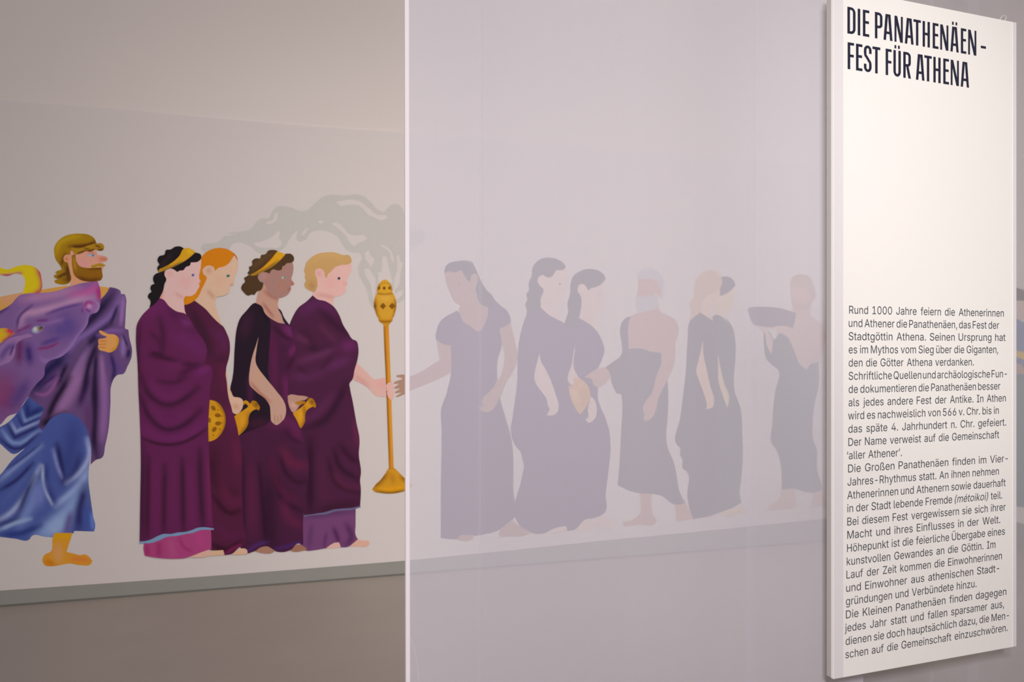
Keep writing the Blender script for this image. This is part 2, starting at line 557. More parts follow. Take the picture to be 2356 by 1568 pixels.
piece(man, 'leg', ('B', [(395, 1270), (410, 1225), (545, 1225), (535, 1260), (518, 1310), (500, 1368), (560, 1382), (610, 1392), (635, 1386), (665, 1400), (695, 1435), (682, 1460),
                         (600, 1468), (520, 1455), (450, 1468), (380, 1476), (340, 1470), (318, 1430), (335, 1390), (382, 1365)]), (206, 140, 40),
      [('B', [(430, 1330), (440, 1430)], 35, (208, 150, 100), 0.7), ('B', [(540, 1420), (660, 1430)], 22, (208, 120, 50)),
       ('B', [(345, 1440), (400, 1462)], 24, (196, 116, 20)), ('B', [(400, 1250), (530, 1250)], 20, (206, 150, 10))])
piece(man, 'cloak', ('A', [(905, 740), (960, 680), (990, 627), (1050, 640), (1085, 662), (1092, 690), (1122, 692), (1135, 720), (1135, 820), (1126, 1000),
                           (1158, 1012), (1166, 1080), (1191, 1200), (1185, 1260), (1150, 1340), (1110, 1410), (1062, 1418), (1010, 1490)],
                     'B', [(838, 110), (830, 260), (812, 470), (790, 570), (765, 662), (720, 678), (680, 713), (684, 560), (660, 470), (606, 375),
                           (520, 326), (390, 362), (320, 455), (298, 440), (300, 380), (335, 292), (215, 205), (150, 160)],
                     'A', [(300, 1250), (560, 1000), (780, 880)]), (100, 70, 116), [
    ('A', [(1020, 690), (900, 830), (740, 1020), (560, 1240)], 52, (36, 26, 62)), ('A', [(1050, 860), (900, 1000), (800, 1080)], 26, (38, 26, 62)),
    ('A', [(1085, 690), (1040, 830), (850, 1000), (680, 1120), (590, 1290)], 34, (122, 92, 152)),
    ('A', [(1000, 960), (820, 1120), (680, 1330), (580, 1500)], 28, (38, 26, 62)), ('A', [(1060, 800), (1000, 950)], 16, (40, 28, 66)),
    ('A', [(1115, 720), (1090, 960)], 20, (144, 104, 160)), ('A', [(1100, 1020), (1000, 1020), (880, 1060)], 20, (122, 84, 148)),
    ('A', [(600, 1250), (450, 1360), (340, 1500), (300, 1568)], 60, (34, 28, 76)), ('A', [(560, 1400), (400, 1520)], 20, (120, 80, 138)),
    ('A', [(600, 1330), (520, 1500)], 24, (30, 20, 50)),
    ('A', [(790, 1180), (680, 1400), (600, 1568)], 40, (130, 96, 146)),
    ('B', [(610, 0), (520, 190), (420, 340)], 50, (146, 102, 150)), ('B', [(520, 60), (400, 260), (350, 380)], 28, (34, 18, 46)),
    ('B', [(660, 60), (600, 260)], 28, (60, 28, 74)), ('A', [(880, 1120), (800, 1330), (760, 1560)], 26, (34, 22, 54)),
    ('A', [(870, 1200), (850, 1568), (850, 1700)], 22, (36, 22, 50)), ('B', [(720, 60), (712, 360), (715, 600), (730, 660)], 30, (36, 20, 52)),
    ('A', [(915, 1250), (940, 1568)], 22, (142, 100, 150)), ('B', [(775, 60), (785, 260), (770, 520)], 30, (136, 92, 146)),
    ('B', [(660, 260), (660, 440)], 30, (92, 56, 102)), ('A', [(1000, 1290), (1080, 1390)], 40, (92, 66, 128)),
    ('A', [(1000, 1230), (1030, 1400), (1010, 1470)], 20, (52, 34, 84)), ('A', [(1110, 1090), (1110, 1240)], 22, (132, 104, 160)),
    ('A', [(1165, 1190), (1150, 1260)], 18, (32, 26, 66)), ('A', [(1110, 1060), (1150, 1160)], 10, (40, 30, 76)),
    ('B', [(480, 335), (380, 390), (310, 410)], 34, (26, 14, 34)), ('B', [(270, 180), (330, 190), (440, 60)], 12, (140, 82, 138)),
    ('B', [(300, 130), (420, 40)], 16, (60, 38, 90))], grid=3.2)
bull_head = piece(bull, 'head', ('A', [(-150, 900), (0, 842), (95, 785), (180, 700), (330, 682), (480, 668), (620, 625), (700, 600), (800, 582), (880, 574), (903, 640), (906, 760), (880, 850),
                           (812, 880), (790, 960), (700, 1080), (640, 1180), (560, 1250), (420, 1315), (405, 1350), (400, 1420), (330, 1500)],
                     'B', [(240, 150), (215, 195), (165, 270), (140, 315), (60, 350), (0, 415), (-200, 440)]), (122, 88, 142), [
    ('A', [(200, 740), (500, 690), (700, 640)], 50, (164, 116, 158)), ('A', [(650, 720), (850, 640), (880, 600)], 50, (176, 84, 146)),
    ('A', [(890, 640), (890, 740)], 22, (168, 40, 112)), ('A', [(180, 980), (210, 880), (330, 850), (520, 800), (700, 745), (840, 725)], 38, (176, 132, 168)),
    ('A', [(420, 870), (560, 820), (740, 775)], 16, (92, 60, 130)), ('A', [(600, 900), (620, 1000), (480, 1020)], 90, (92, 70, 134)),
    ('A', [(150, 1000), (170, 900), (290, 790)], 14, (84, 54, 112)), ('A', [(800, 880), (780, 970), (690, 1090), (580, 1220), (420, 1295), (340, 1260)], 20, (142, 108, 166)),
    ('A', [(150, 1030), (280, 970)], 14, (120, 52, 112)), ('A', [(390, 960), (560, 920)], 18, (134, 96, 156)), ('A', [(330, 930), (430, 925)], 10, (110, 40, 110)),
    ('A', [(330, 1185), (450, 1165), (520, 1130)], 12, (126, 40, 100)), ('A', [(380, 1140), (520, 1090)], 22, (84, 62, 128)),
    ('A', [(300, 1130), (330, 1250), (350, 1290)], 22, (122, 84, 146)), ('A', [(250, 1160), (270, 1300)], 40, (62, 44, 108)),
    ('A', [(180, 1100), (170, 1300)], 40, (100, 48, 96)), ('B', [(60, 100), (30, 300)], 120, (112, 58, 108)), ('B', [(30, 60), (0, 240)], 60, (132, 66, 110), 0.8),
    ('B', [(200, 100), (100, 260)], 40, (88, 62, 122)), ('A', [(-20, 860), (70, 800)], 22, (70, 50, 110)),
    ('A', [(820, 770), (760, 800), (740, 850)], 10, (104, 46, 116)), ('A', [(870, 760), (890, 800), (850, 860)], 14, (160, 120, 168))], grid=3.2)
piece(bull, 'nostril', ellipse('A', 808, 800, 62, 58), (150, 98, 156), [('A', [(760, 800), (790, 770), (835, 775)], 16, (150, 40, 120)), ('A', [(805, 800)], 22, (190, 140, 176)),
                                                                       ('A', [(770, 825), (815, 850)], 12, (110, 52, 130))], grid=2, parent=bull_head)
piece(bull, 'eye', ('A', [(280, 1020), (305, 985), (345, 975), (400, 978), (385, 1015), (340, 1045), (300, 1042)]), (130, 116, 160),
      [('A', [(320, 1008)], 24, (198, 205, 214)), ('A', [(360, 1000)], 22, (128, 100, 20)), ('A', [(374, 992)], 12, (20, 14, 16))], grid=2, parent=bull_head)
piece(bull, 'horn', ('A', [(-150, 1000), (0, 1000), (50, 996), (110, 1020), (135, 1045), (70, 1090), (0, 1135), (-150, 1180)]), (208, 170, 30),
      [('A', [(60, 1010), (130, 1040)], 32, (190, 40, 80)), ('A', [(20, 1130), (110, 1060)], 22, (180, 60, 70))], grid=3, label='lower yellow horn tip with red base')
piece(bull, 'ear', ('A', [(-150, 1260), (0, 1165), (80, 1095), (200, 1060), (270, 1050), (300, 1070), (210, 1095), (155, 1130), (130, 1240), (100, 1290), (0, 1335), (-150, 1380)]), (150, 110, 158),
      [('A', [(0, 1280), (60, 1190), (120, 1140)], 32, (100, 74, 136)), ('A', [(90, 1240), (125, 1150)], 10, (70, 44, 104))], grid=3)
piece(man, 'hair', ('A', [(490, 330), (487, 280), (520, 215), (590, 165), (660, 148), (730, 145), (800, 155), (848, 185), (873, 240), (800, 330), (690, 345), (640, 335), (600, 350), (612, 410), (632, 500),
                                 (642, 555), (620, 592), (580, 605), (530, 600), (495, 585), (490, 568), (520, 555), (488, 538), (485, 520), (515, 508), (495, 494), (520, 480),
                                 (556, 470), (545, 440), (500, 375)]), (158, 116, 14), [
    ('A', [(630, 262), (730, 258), (820, 240), (868, 212)], 20, (84, 44, 14)), ('A', [(580, 560), (620, 560), (605, 420)], 30, (92, 54, 16)),
    ('A', [(520, 540), (600, 500)], 14, (80, 44, 18)), ('A', [(505, 320), (530, 240), (640, 180), (720, 168)], 28, (178, 142, 20)),
    ('A', [(550, 430), (590, 330)], 22, (110, 66, 12))], grid=2.2)
man_face = piece(man, 'face', ('A', [(638, 300), (780, 300), (870, 296), (880, 335), (930, 345), (960, 358), (975, 376), (960, 393), (915, 402), (940, 420), (930, 470), (700, 470), (632, 410)]), (212, 150, 128),
      [('A', [(900, 375), (965, 375)], 22, (196, 116, 96)), ('A', [(720, 420), (780, 400)], 40, (216, 146, 140)), ('A', [(800, 330), (850, 325)], 14, (186, 120, 104))], grid=2.4)
piece(man, 'beard', ('A', [(645, 345), (682, 325), (686, 385), (715, 435), (790, 455), (915, 448), (922, 500), (926, 530), (912, 562), (870, 574), (790, 578), (720, 560), (670, 520), (652, 450)]), (140, 92, 16),
      [('A', [(700, 540), (800, 568), (900, 555)], 22, (100, 58, 14)), ('A', [(665, 360), (680, 470)], 16, (170, 124, 30)), ('A', [(800, 462), (910, 460)], 12, (104, 58, 10))], grid=2.4)
piece(man, 'moustache', ('A', [(822, 432), (870, 420), (900, 411), (930, 420), (957, 432), (930, 443), (890, 440), (845, 456), (822, 455)]), (170, 130, 30))
piece(man, 'fringe', ('A', [(636, 268), (720, 278), (800, 250), (860, 236), (925, 238), (940, 268), (928, 295), (895, 300), (860, 290), (820, 310), (775, 305), (735, 322), (682, 332), (650, 300)]), (168, 124, 26),
      [('A', [(700, 325), (780, 300)], 10, (90, 44, 14)), ('A', [(790, 308), (850, 288)], 10, (90, 44, 14)), ('A', [(870, 298), (930, 288)], 10, (84, 40, 14)), ('A', [(860, 250), (905, 270)], 9, (96, 50, 14)),
       ('A', [(760, 275), (810, 290)], 7, (104, 56, 14))], grid=1.8)
piece(man, 'ear', ('A', [(572, 372), (585, 342), (618, 334), (640, 362), (632, 402), (600, 404), (580, 395)]), (214, 148, 110), [('A', [(600, 375)], 16, (196, 120, 84))], grid=2)
piece(man, 'eye', ('A', [(792, 338), (825, 328), (852, 340), (835, 353), (805, 350)]), (150, 176, 196), [('A', [(838, 342)], 10, (40, 62, 100))], grid=1.6, parent=man_face)
piece(man, 'hand', ('A', [(890, 1028), (905, 1016), (935, 1030), (970, 1048), (1040, 1058), (1070, 1090), (1066, 1140), (1040, 1190), (990, 1216), (940, 1205), (892, 1188), (884, 1160), (890, 1140), (884, 1118), (892, 1094),
                          (945, 1086), (966, 1076), (910, 1050)]), (214, 150, 84), [('A', [(890, 1145), (960, 1140)], 6, (190, 112, 60)), ('A', [(892, 1115), (960, 1112)], 6, (190, 112, 60)), ('A', [(894, 1170), (950, 1172)], 6, (190, 112, 60)),
                                                                                   ('A', [(1060, 1080), (1060, 1150), (1000, 1210)], 14, (200, 140, 20))], grid=2)

# ------------------------------------------------------------------ the four women in plum robes, rearmost first
LR, DR = (119, 37, 99), (55, 19, 45)
blond = figure('painted_person', 'fair curly-haired woman in plum robe over mauve underskirt gripping the gold incense stand', 'painted figure', ('F', [(850, 1420)]), GRP)
piece(blond, 'arm', ('E', [(1230, 1250), (1270, 1285), (1330, 1340)], 'F', [(1110, 38), (1150, 76), (1195, 72), (1230, 64), (1275, 80), (1300, 105), (1312, 150), (1300, 200), (1262, 224), (1245, 220), (1160, 205), (1110, 150), (1040, 105), (985, 80), (940, 45)]),
      (206, 162, 152), [('F', [(1000, 50), (1100, 130)], 26, (196, 146, 138)), ('F', [(1180, 110), (1240, 120)], 30, (208, 156, 146))], grid=3)
piece(blond, 'foot', ('F', [(950, 1415), (985, 1375), (1010, 1350), (1050, 1366), (1108, 1370), (1116, 1392), (1100, 1412), (1020, 1416)]), (206, 160, 140))
us = piece(blond, 'underskirt', ('F', [(580, 1160), (760, 1130), (1005, 1100), (1004, 1240), (1006, 1330), (1022, 1358), (985, 1390), (950, 1416), (870, 1424), (760, 1432), (680, 1445), (600, 1446), (560, 1400)]), (108, 62, 104), [
    ('F', [(830, 1270), (870, 1380)], 20, (78, 37, 77)), ('F', [(930, 1240), (970, 1350), (930, 1400)], 26, (82, 41, 82)), ('F', [(650, 1250), (630, 1420)], 22, (92, 52, 96)), ('F', [(770, 1310), (750, 1420)], 14, (91, 47, 91)),
    ('F', [(600, 1180), (1000, 1130)], 22, (90, 52, 92))], grid=4)
piece(blond, 'foot', ('F', [(765, 1432), (800, 1405), (840, 1385), (872, 1384), (886, 1420), (850, 1427)]), (206, 164, 150))
blond_face = piece(blond, 'face', ('E', [(845, 385), (862, 345), (900, 333), (938, 350), (1000, 330), (1100, 280), (1205, 280), (1214, 310), (1210, 360), (1185, 420), (1166, 460), (1172, 500), (1152, 515), (1162, 550), (1130, 595), (1085, 615),
                            (1045, 622), (1034, 660), (1032, 720), (960, 700), (830, 640), (825, 590), (865, 530), (870, 450)]), (212, 168, 158), [
    ('E', [(1010, 480)], 70, (214, 152, 146), 0.5), ('E', [(1150, 490)], 22, (212, 130, 128), 0.5), ('E', [(870, 600), (960, 610), (1040, 635)], 24, (200, 148, 140)), ('E', [(890, 390)], 30, (206, 150, 142))], grid=3, label='pale rosy face and neck')
piece(blond, 'eye', ellipse('E', 1086, 436, 16, 13, -0.3), (24, 24, 40), [('E', [(1072, 436)], 8, (150, 160, 170))], grid=1.5, parent=blond_face)
piece(blond, 'hair', ('E', [(745, 330), (755, 290), (800, 235), (870, 192), (960, 175), (1050, 177), (1130, 202), (1190, 206), (1211, 240), (1214, 272), (1190, 292), (1110, 302), (1050, 325), (1005, 370), (975, 400), (968, 430),
                            (948, 425), (945, 390), (930, 355), (885, 337), (855, 350), (848, 385), (868, 440), (870, 520), (845, 575), (790, 555), (748, 525), (740, 490), (755, 465), (745, 420), (750, 400), (738, 365)]), (186, 146, 92),
      [('E', [(800, 260), (960, 200), (1150, 230)], 40, (192, 152, 96)), ('E', [(800, 480), (830, 540)], 40, (172, 130, 82))], grid=3.5)
blond_robe = piece(blond, 'robe', ('E', [(825, 605), (870, 643), (950, 663), (1000, 690), (1045, 728), (1090, 800), (1130, 900), (1180, 980), (1225, 1045), (1262, 1062), (1283, 1130), (1276, 1240), (1245, 1350), (1222, 1450), (1195, 1485), (1200, 1540)],
                      'F', [(980, 250), (1010, 420), (1036, 560), (1030, 680), (1047, 830), (1040, 880), (1046, 950), (1040, 1100), (900, 1122), (800, 1140), (700, 1160), (595, 1172), (560, 1100), (540, 600), (440, 300), (420, 20)],
                      'E', [(560, 1200), (575, 960), (590, 905), (625, 820), (680, 730), (770, 660)]), (71, 28, 57), [
    ('E', [(700, 760), (900, 700), (1020, 760)], 60, (84, 33, 75)), ('E', [(900, 760), (1000, 850), (1180, 1000)], 40, (57, 21, 47)), ('E', [(740, 980), (860, 1160), (1090, 1110)], 50, (55, 21, 45)),
    ('E', [(660, 1010), (780, 1080)], 36, (86, 37, 69)), ('E', [(900, 920), (1050, 1060)], 30, (86, 37, 65), 0.7), ('E', [(1120, 1120), (1250, 1100)], 60, (94, 35, 82)), ('E', [(690, 1270), (780, 1240), (900, 1200), (1040, 1140)], 40, (88, 39, 75)),
    ('E', [(690, 1340), (800, 1400), (920, 1330), (1010, 1240)], 24, (53, 19, 40)), ('E', [(1000, 1320), (1170, 1250)], 50, (86, 35, 77)), ('F', [(500, 60), (640, 50), (760, 0)], 40, (88, 37, 77), 0.7),
    ('F', [(600, 470), (760, 400), (860, 250), (930, 110)], 34, (51, 19, 43)), ('F', [(560, 420), (700, 340), (820, 200)], 36, (86, 35, 73), 0.7), ('F', [(1000, 420), (1025, 600)], 30, (94, 35, 65), 0.8),
    ('F', [(640, 560), (640, 900), (640, 1140)], 40, (49, 17, 39)), ('F', [(880, 600), (960, 700), (1020, 740)], 26, (55, 19, 43)), ('F', [(830, 640), (880, 780), (1030, 880)], 24, (51, 19, 40)), ('F', [(780, 720), (860, 920), (1040, 990)], 22, (53, 19, 40)),
    ('F', [(830, 830), (920, 930), (1040, 945)], 26, (82, 31, 57), 0.8), ('F', [(720, 700), (760, 1080)], 44, (76, 31, 57), 0.7), ('F', [(700, 1130), (1030, 1060)], 40, (53, 19, 40), 0.7)], grid=4)
piece(blond, 'hem_trim', ('F', [(592, 1166), (690, 1152), (760, 1140), (830, 1120), (900, 1112), (980, 1106), (1042, 1090), (1044, 1102), (985, 1120), (900, 1128), (840, 1134), (780, 1155), (700, 1164), (640, 1168), (596, 1180)]), (98, 92, 122), parent=blond_robe)
# incense stand pieces over the palm
piece(torch, 'base', ('H', [(213, 1470), (235, 1440), (262, 1415), (300, 1365), (322, 1333), (354, 1333), (385, 1360), (420, 1395), (455, 1425), (474, 1448), (440, 1475), (400, 1488), (320, 1498), (270, 1494), (225, 1482)]), GOLD,
      [('H', [(225, 1450), (300, 1370)], 24, GDK), ('H', [(240, 1482), (330, 1492), (420, 1480)], 10, (120, 78, 14)), ('H', [(260, 1465), (330, 1470), (420, 1450)], 14, (206, 142, 20)), ('H', [(340, 1380), (350, 1420)], 18, (176, 118, 26)), ('H', [(400, 1390), (450, 1430)], 14, (150, 98, 14))], grid=3)
piece(torch, 'pole', ('H', [(286, 412), (320, 412), (327, 600), (333, 760), (342, 1040), (353, 1342), (322, 1342), (312, 1060), (299, 700), (292, 560)]), (190, 122, 28), [('H', [(290, 420), (304, 800), (324, 1335)], 7, (128, 76, 14)), ('H', [(312, 430), (326, 780), (344, 1320)], 7, (204, 140, 44))], grid=2, corner=30)
piece(torch, 'neck', ('H', [(253, 366), (300, 372), (347, 366), (345, 382), (332, 398), (322, 412), (318, 420), (290, 420), (284, 408), (268, 396), (255, 382)]), (186, 130, 30), [('H', [(258, 386), (300, 392), (342, 386)], 6, GDK)], grid=2)
st_bowl = piece(torch, 'bowl', ('H', [(224, 275), (230, 240), (246, 205), (256, 198), (335, 198), (346, 206), (362, 236), (370, 276), (362, 330), (345, 368), (300, 374), (256, 368), (234, 325)]), (196, 142, 42), [
    ('H', [(230, 250), (234, 320), (256, 366)], 16, (146, 94, 16)), ('H', [(364, 250), (360, 330), (345, 366)], 10, (150, 98, 18)), ('H', [(246, 208), (300, 214), (346, 208)], 6, (140, 90, 14)), ('H', [(270, 240), (330, 240)], 22, (206, 156, 60)), ('H', [(260, 340), (340, 340)], 16, (196, 146, 40))], grid=2)
st_lid = piece(torch, 'lid', ('H', [(243, 200), (246, 172), (258, 148), (275, 128), (293, 120), (314, 127), (334, 152), (344, 180), (345, 200), (300, 208)]), (200, 148, 40), [('H', [(246, 190), (262, 150)], 10, (160, 106, 20)), ('H', [(342, 190), (330, 150)], 8, (164, 112, 24))], grid=2)
for cx_, cy_, rx_ in ((258, 174, 8), (291, 175, 9), (325, 174, 8), (279, 144, 3), (294, 140, 3), (312, 144, 3)):
    piece(torch, 'vent_hole', ellipse('H', cx_, cy_, rx_, rx_ * 1.2), (112, 72, 16), parent=st_lid)
for cx_, rx_ in ((283, 20), (342, 21), (232, 9)):
    piece(torch, 'vent_diamond', ('H', [(cx_ - rx_, 291), (cx_, 269), (cx_ + rx_, 289), (cx_, 312)]), (118, 78, 14), n=2, parent=st_bowl)
piece(blond, 'fingers', ('F', [(1244, 132), (1262, 108), (1290, 98), (1310, 140), (1313, 180), (1308, 226), (1297, 242), (1280, 238), (1276, 226), (1266, 226), (1262, 205), (1256, 195), (1257, 172), (1250, 160), (1252, 145)]), (208, 164, 154))

brown = figure('painted_person', 'brown-skinned woman with curly brown hair, gold headband and dark shawl over plum robe', 'painted figure', ('F', [(280, 1465)]), GRP)
piece(brown, 'jug_hand', ('F', [(455, 215), (480, 200), (540, 206), (600, 212), (626, 220), (605, 238), (560, 250), (524, 262), (556, 282), (540, 310), (510, 348), (480, 325), (450, 280)]), (176, 134, 116), [('F', [(490, 270), (520, 300)], 20, (196, 152, 138))], grid=3)
jug2 = figure('painted_jug', 'gold painted jug held low against the robe of the fair-haired woman', 'painted jug', ('F', [(565, 468)]), 'gold jugs in the frieze')
piece(jug2, 'body', ('F', [(500, 352), (535, 325), (570, 300), (600, 270), (624, 240), (680, 290), (640, 305), (610, 330), (600, 365), (598, 415), (584, 445), (565, 470), (535, 425)]), (198, 136, 26), [('F', [(590, 300), (595, 420), (570, 460)], 16, (150, 98, 18)), ('F', [(560, 330), (560, 400)], 20, (210, 148, 36))], grid=2.5)
piece(jug2, 'rim', ('F', [(620, 240), (632, 228), (655, 230), (676, 256), (686, 290), (680, 307), (660, 292), (636, 272)]), (166, 110, 22), [('F', [(655, 258)], 14, (112, 76, 20))], grid=2)
piece(jug2, 'handle', ('F', [(512, 268), (540, 254), (600, 252), (600, 268), (575, 275), (556, 290), (545, 282), (530, 274)]), (168, 112, 22))
piece(brown, 'foot', ('F', [(475, 1446), (510, 1408), (550, 1400), (612, 1430), (606, 1446), (500, 1456)]), (150, 106, 84))
brown_robe = piece(brown, 'robe', ('E', [(255, 680), (310, 700), (345, 755), (440, 840), (530, 884), (545, 880), (600, 920), (622, 1000), (650, 1085), (658, 1180), (632, 1280), (592, 1350), (583, 1480)],
                      'F', [(462, 100), (470, 290), (540, 420), (566, 490), (588, 570), (622, 700), (626, 860), (602, 1000), (584, 1190), (584, 1400), (540, 1392), (490, 1440), (350, 1450), (300, 1415), (200, 1452), (120, 1480), (66, 1400), (52, 600),
                            (40, 525), (20, 300), (0, 140)], 'E', [(18, 1450), (45, 1100), (65, 930), (95, 840), (160, 760)]), (67, 26, 55), [
    ('E', [(560, 900), (600, 1000), (560, 1020)], 60, (99, 35, 85)), ('E', [(440, 930), (560, 1030), (620, 1050)], 26, (57, 19, 45)), ('E', [(420, 1000), (440, 1300), (440, 1540)], 40, (84, 27, 65)), ('E', [(640, 1120), (600, 1200)], 30, (101, 33, 82)),
    ('E', [(620, 1240), (580, 1330)], 26, (59, 19, 47)), ('F', [(440, 60), (460, 250)], 30, (94, 31, 75)), ('F', [(330, 440), (480, 420), (560, 560)], 50, (91, 31, 71)), ('F', [(440, 500), (520, 570), (580, 590)], 20, (61, 21, 49)),
    ('F', [(200, 480), (180, 760)], 60, (71, 27, 57)), ('F', [(420, 640), (480, 740), (600, 780)], 44, (91, 29, 60)), ('F', [(400, 700), (450, 830), (560, 905), (620, 880)], 20, (53, 19, 40)), ('F', [(360, 840), (430, 1060), (570, 1130)], 24, (49, 17, 37)),
    ('F', [(330, 700), (400, 960), (560, 1060)], 30, (79, 25, 53), 0.8), ('F', [(420, 1060), (480, 1200), (580, 1250)], 40, (91, 29, 63), 0.8), ('F', [(300, 900), (320, 1300), (340, 1430)], 60, (51, 19, 43)), ('F', [(230, 760), (260, 1100), (290, 1400)], 20, (44, 15, 39)),
    ('F', [(170, 800), (180, 1300)], 50, (86, 29, 59), 0.8), ('F', [(130, 1460), (220, 1400), (300, 1380)], 14, (71, 37, 95)), ('F', [(350, 1440), (470, 1410), (560, 1380)], 14, (67, 33, 91)), ('F', [(100, 700), (100, 1380)], 22, (55, 19, 43))], grid=4)
piece(brown, 'foot', ('F', [(198, 1455), (240, 1425), (290, 1415), (358, 1450), (340, 1464), (260, 1470)]), (160, 116, 96))
piece(brown, 'shawl', ('E', [(255, 680), (300, 690), (325, 725), (360, 790), (395, 850), (398, 1000), (385, 1200), (386, 1430), (425, 1545)], 'F', [(270, 200), (310, 280), (308, 420), (240, 460), (120, 505), (70, 530), (20, 300), (0, 140)],
                       'E', [(18, 1450), (45, 1100), (65, 930), (95, 840), (160, 760)]), (34, 20, 34), [('E', [(180, 800), (130, 1000)], 60, (53, 25, 45)), ('E', [(300, 720), (380, 860)], 26, (28, 16, 28)), ('F', [(160, 60), (160, 260)], 26, (71, 27, 60), 0.8),
                                                                                                     ('F', [(160, 440), (280, 420)], 40, (63, 25, 47), 0.8)], grid=4)
piece(brown, 'arm', ('E', [(282, 1020), (262, 1150), (256, 1285), (290, 1350), (340, 1415)], 'F', [(372, 175), (430, 255), (445, 300), (440, 370), (426, 400), (408, 418), (392, 432), (368, 443), (348, 432), (334, 420), (322, 350), (316, 290), (290, 245), (200, 170), (152, 112)],
                     'E', [(188, 1475), (196, 1340), (225, 1200), (255, 1110)]), (186, 146, 128), [('F', [(160, 100), (240, 190), (320, 260)], 14, (172, 112, 96)), ('F', [(350, 360), (360, 430)], 4, (160, 112, 96)), ('F', [(378, 370), (386, 425)], 4, (160, 112, 96)), ('F', [(404, 360), (410, 412)], 4, (160, 112, 96)),
                                                                                                ('E', [(290, 1360), (250, 1450)], 30, (190, 146, 120))], grid=2.6)
piece(brown, 'neck', ('E', [(255, 682), (285, 560), (340, 480), (480, 560), (487, 625), (476, 700), (486, 742), (520, 815), (548, 888), (500, 884), (435, 856), (348, 786), (312, 712)]), (182, 138, 120), [('E', [(350, 560), (430, 620), (490, 640)], 26, (160, 108, 94)), ('E', [(330, 690), (430, 820)], 16, (160, 104, 92))], grid=3)
piece(brown, 'strap', ('E', [(474, 736), (490, 742), (540, 830), (600, 912), (580, 908), (540, 878), (510, 800)]), (36, 24, 44))
brown_face = piece(brown, 'face', ('E', [(272, 430), (285, 395), (340, 370), (420, 345), (500, 340), (560, 285), (622, 270), (633, 330), (622, 400), (612, 445), (628, 470), (642, 490), (628, 503), (602, 508), (608, 530), (600, 560), (570, 600), (530, 622), (480, 632), (400, 590), (330, 480)]), (158, 118, 108), [
    ('E', [(625, 490)], 22, (176, 96, 88)), ('E', [(330, 410)], 40, (172, 126, 120)), ('E', [(520, 520)], 60, (164, 116, 102)), ('E', [(590, 545)], 16, (150, 96, 86))], grid=3)
piece(brown, 'eye', ('E', [(512, 426), (530, 416), (556, 412), (560, 428), (540, 438), (520, 438)]), (176, 178, 168), [('E', [(545, 424)], 13, (50, 96, 86))], grid=1.5, parent=brown_face)
piece(brown, 'hair', ('E', [(188, 400), (170, 382), (190, 352), (184, 322), (218, 302), (218, 262), (255, 235), (298, 237), (308, 200), (352, 192), (378, 160), (430, 150), (475, 163), (510, 200), (560, 188), (605, 190), (636, 222), (635, 258), (605, 280), (565, 285), (545, 305), (522, 318),
                            (515, 345), (480, 357), (425, 346), (405, 362), (392, 388), (360, 375), (300, 380), (275, 425), (300, 465), (332, 482), (325, 520), (305, 555), (270, 565), (240, 602), (210, 596), (182, 608), (135, 575), (108, 535), (122, 495), (146, 470), (135, 432), (158, 418)]),
      (74, 52, 30), [('E', [(220, 330), (330, 240), (430, 180)], 30, (88, 62, 36))], grid=3.5)
piece(brown, 'headband', ('E', [(192, 402), (240, 380), (310, 335), (380, 270), (430, 215), (470, 166), (510, 178), (552, 196), (490, 262), (420, 318), (350, 358), (290, 388), (230, 408)]), (206, 148, 22), [('E', [(200, 405), (270, 385), (380, 330), (480, 260)], 14, (132, 96, 30)), ('E', [(300, 345), (430, 220)], 9, (190, 110, 10))], grid=2)

ginger = figure('painted_person', 'woman with smooth orange hair, half hidden behind the black-haired woman, green eye', 'painted figure', ('D', [(730, 1490)]), GRP)
piece(ginger, 'foot', ('D', [(640, 1492), (690, 1455), (720, 1445), (785, 1448), (790, 1484), (720, 1490)]), (206, 166, 134))
piece(ginger, 'foot', ('D', [(845, 1482), (885, 1450), (930, 1432), (966, 1440), (976, 1475), (910, 1482)]), (206, 166, 134))
ginger_robe = piece(ginger, 'robe', ('C', [(580, 690), (690, 655), (745, 690), (800, 745), (855, 810), (905, 858), (960, 900), (1010, 985), (1036, 1060), (1042, 1150), (1026, 1250), (1004, 1330), (1010, 1450), (1020, 1568)],
                       'D', [(815, 100), (830, 240), (850, 320), (875, 390), (905, 525), (920, 600), (930, 800), (932, 1000), (938, 1200), (940, 1400), (900, 1430), (850, 1475), (790, 1486), (780, 1445), (680, 1445), (600, 1400), (600, 300)], 'C', [(620, 1000)]), (78, 27, 55), [
    ('C', [(640, 740), (760, 960), (840, 1180)], 60, (59, 23, 45)), ('C', [(900, 960), (980, 1060), (960, 1150)], 60, (86, 31, 71)), ('C', [(900, 1250), (1000, 1240)], 40, (69, 25, 51)), ('C', [(960, 1300), (980, 1540)], 40, (88, 27, 60)),
    ('D', [(830, 300), (860, 480)], 40, (91, 29, 69)), ('D', [(700, 650), (720, 900), (860, 1000)], 50, (63, 21, 43)), ('D', [(880, 560), (900, 760)], 40, (93, 29, 60)), ('D', [(700, 1010), (840, 1150), (920, 1120)], 22, (55, 17, 37)),
    ('D', [(760, 900), (860, 1060), (920, 1060)], 40, (91, 29, 60), 0.8), ('D', [(720, 1250), (860, 1350), (930, 1320)], 40, (86, 27, 65), 0.7), ('D', [(690, 1400), (800, 1440), (920, 1380)], 24, (51, 15, 35)), ('D', [(800, 1470), (860, 1430), (930, 1400)], 12, (115, 27, 75))], grid=4)
piece(ginger, 'hand', ('D', [(804, 0), (814, 70), (825, 140), (845, 180), (862, 215), (900, 222), (930, 236), (937, 290), (925, 322), (880, 356), (862, 348), (845, 300), (822, 220), (808, 100), (800, 20)]), (206, 168, 142), [('D', [(860, 290), (900, 300)], 20, (194, 148, 120))], grid=3)
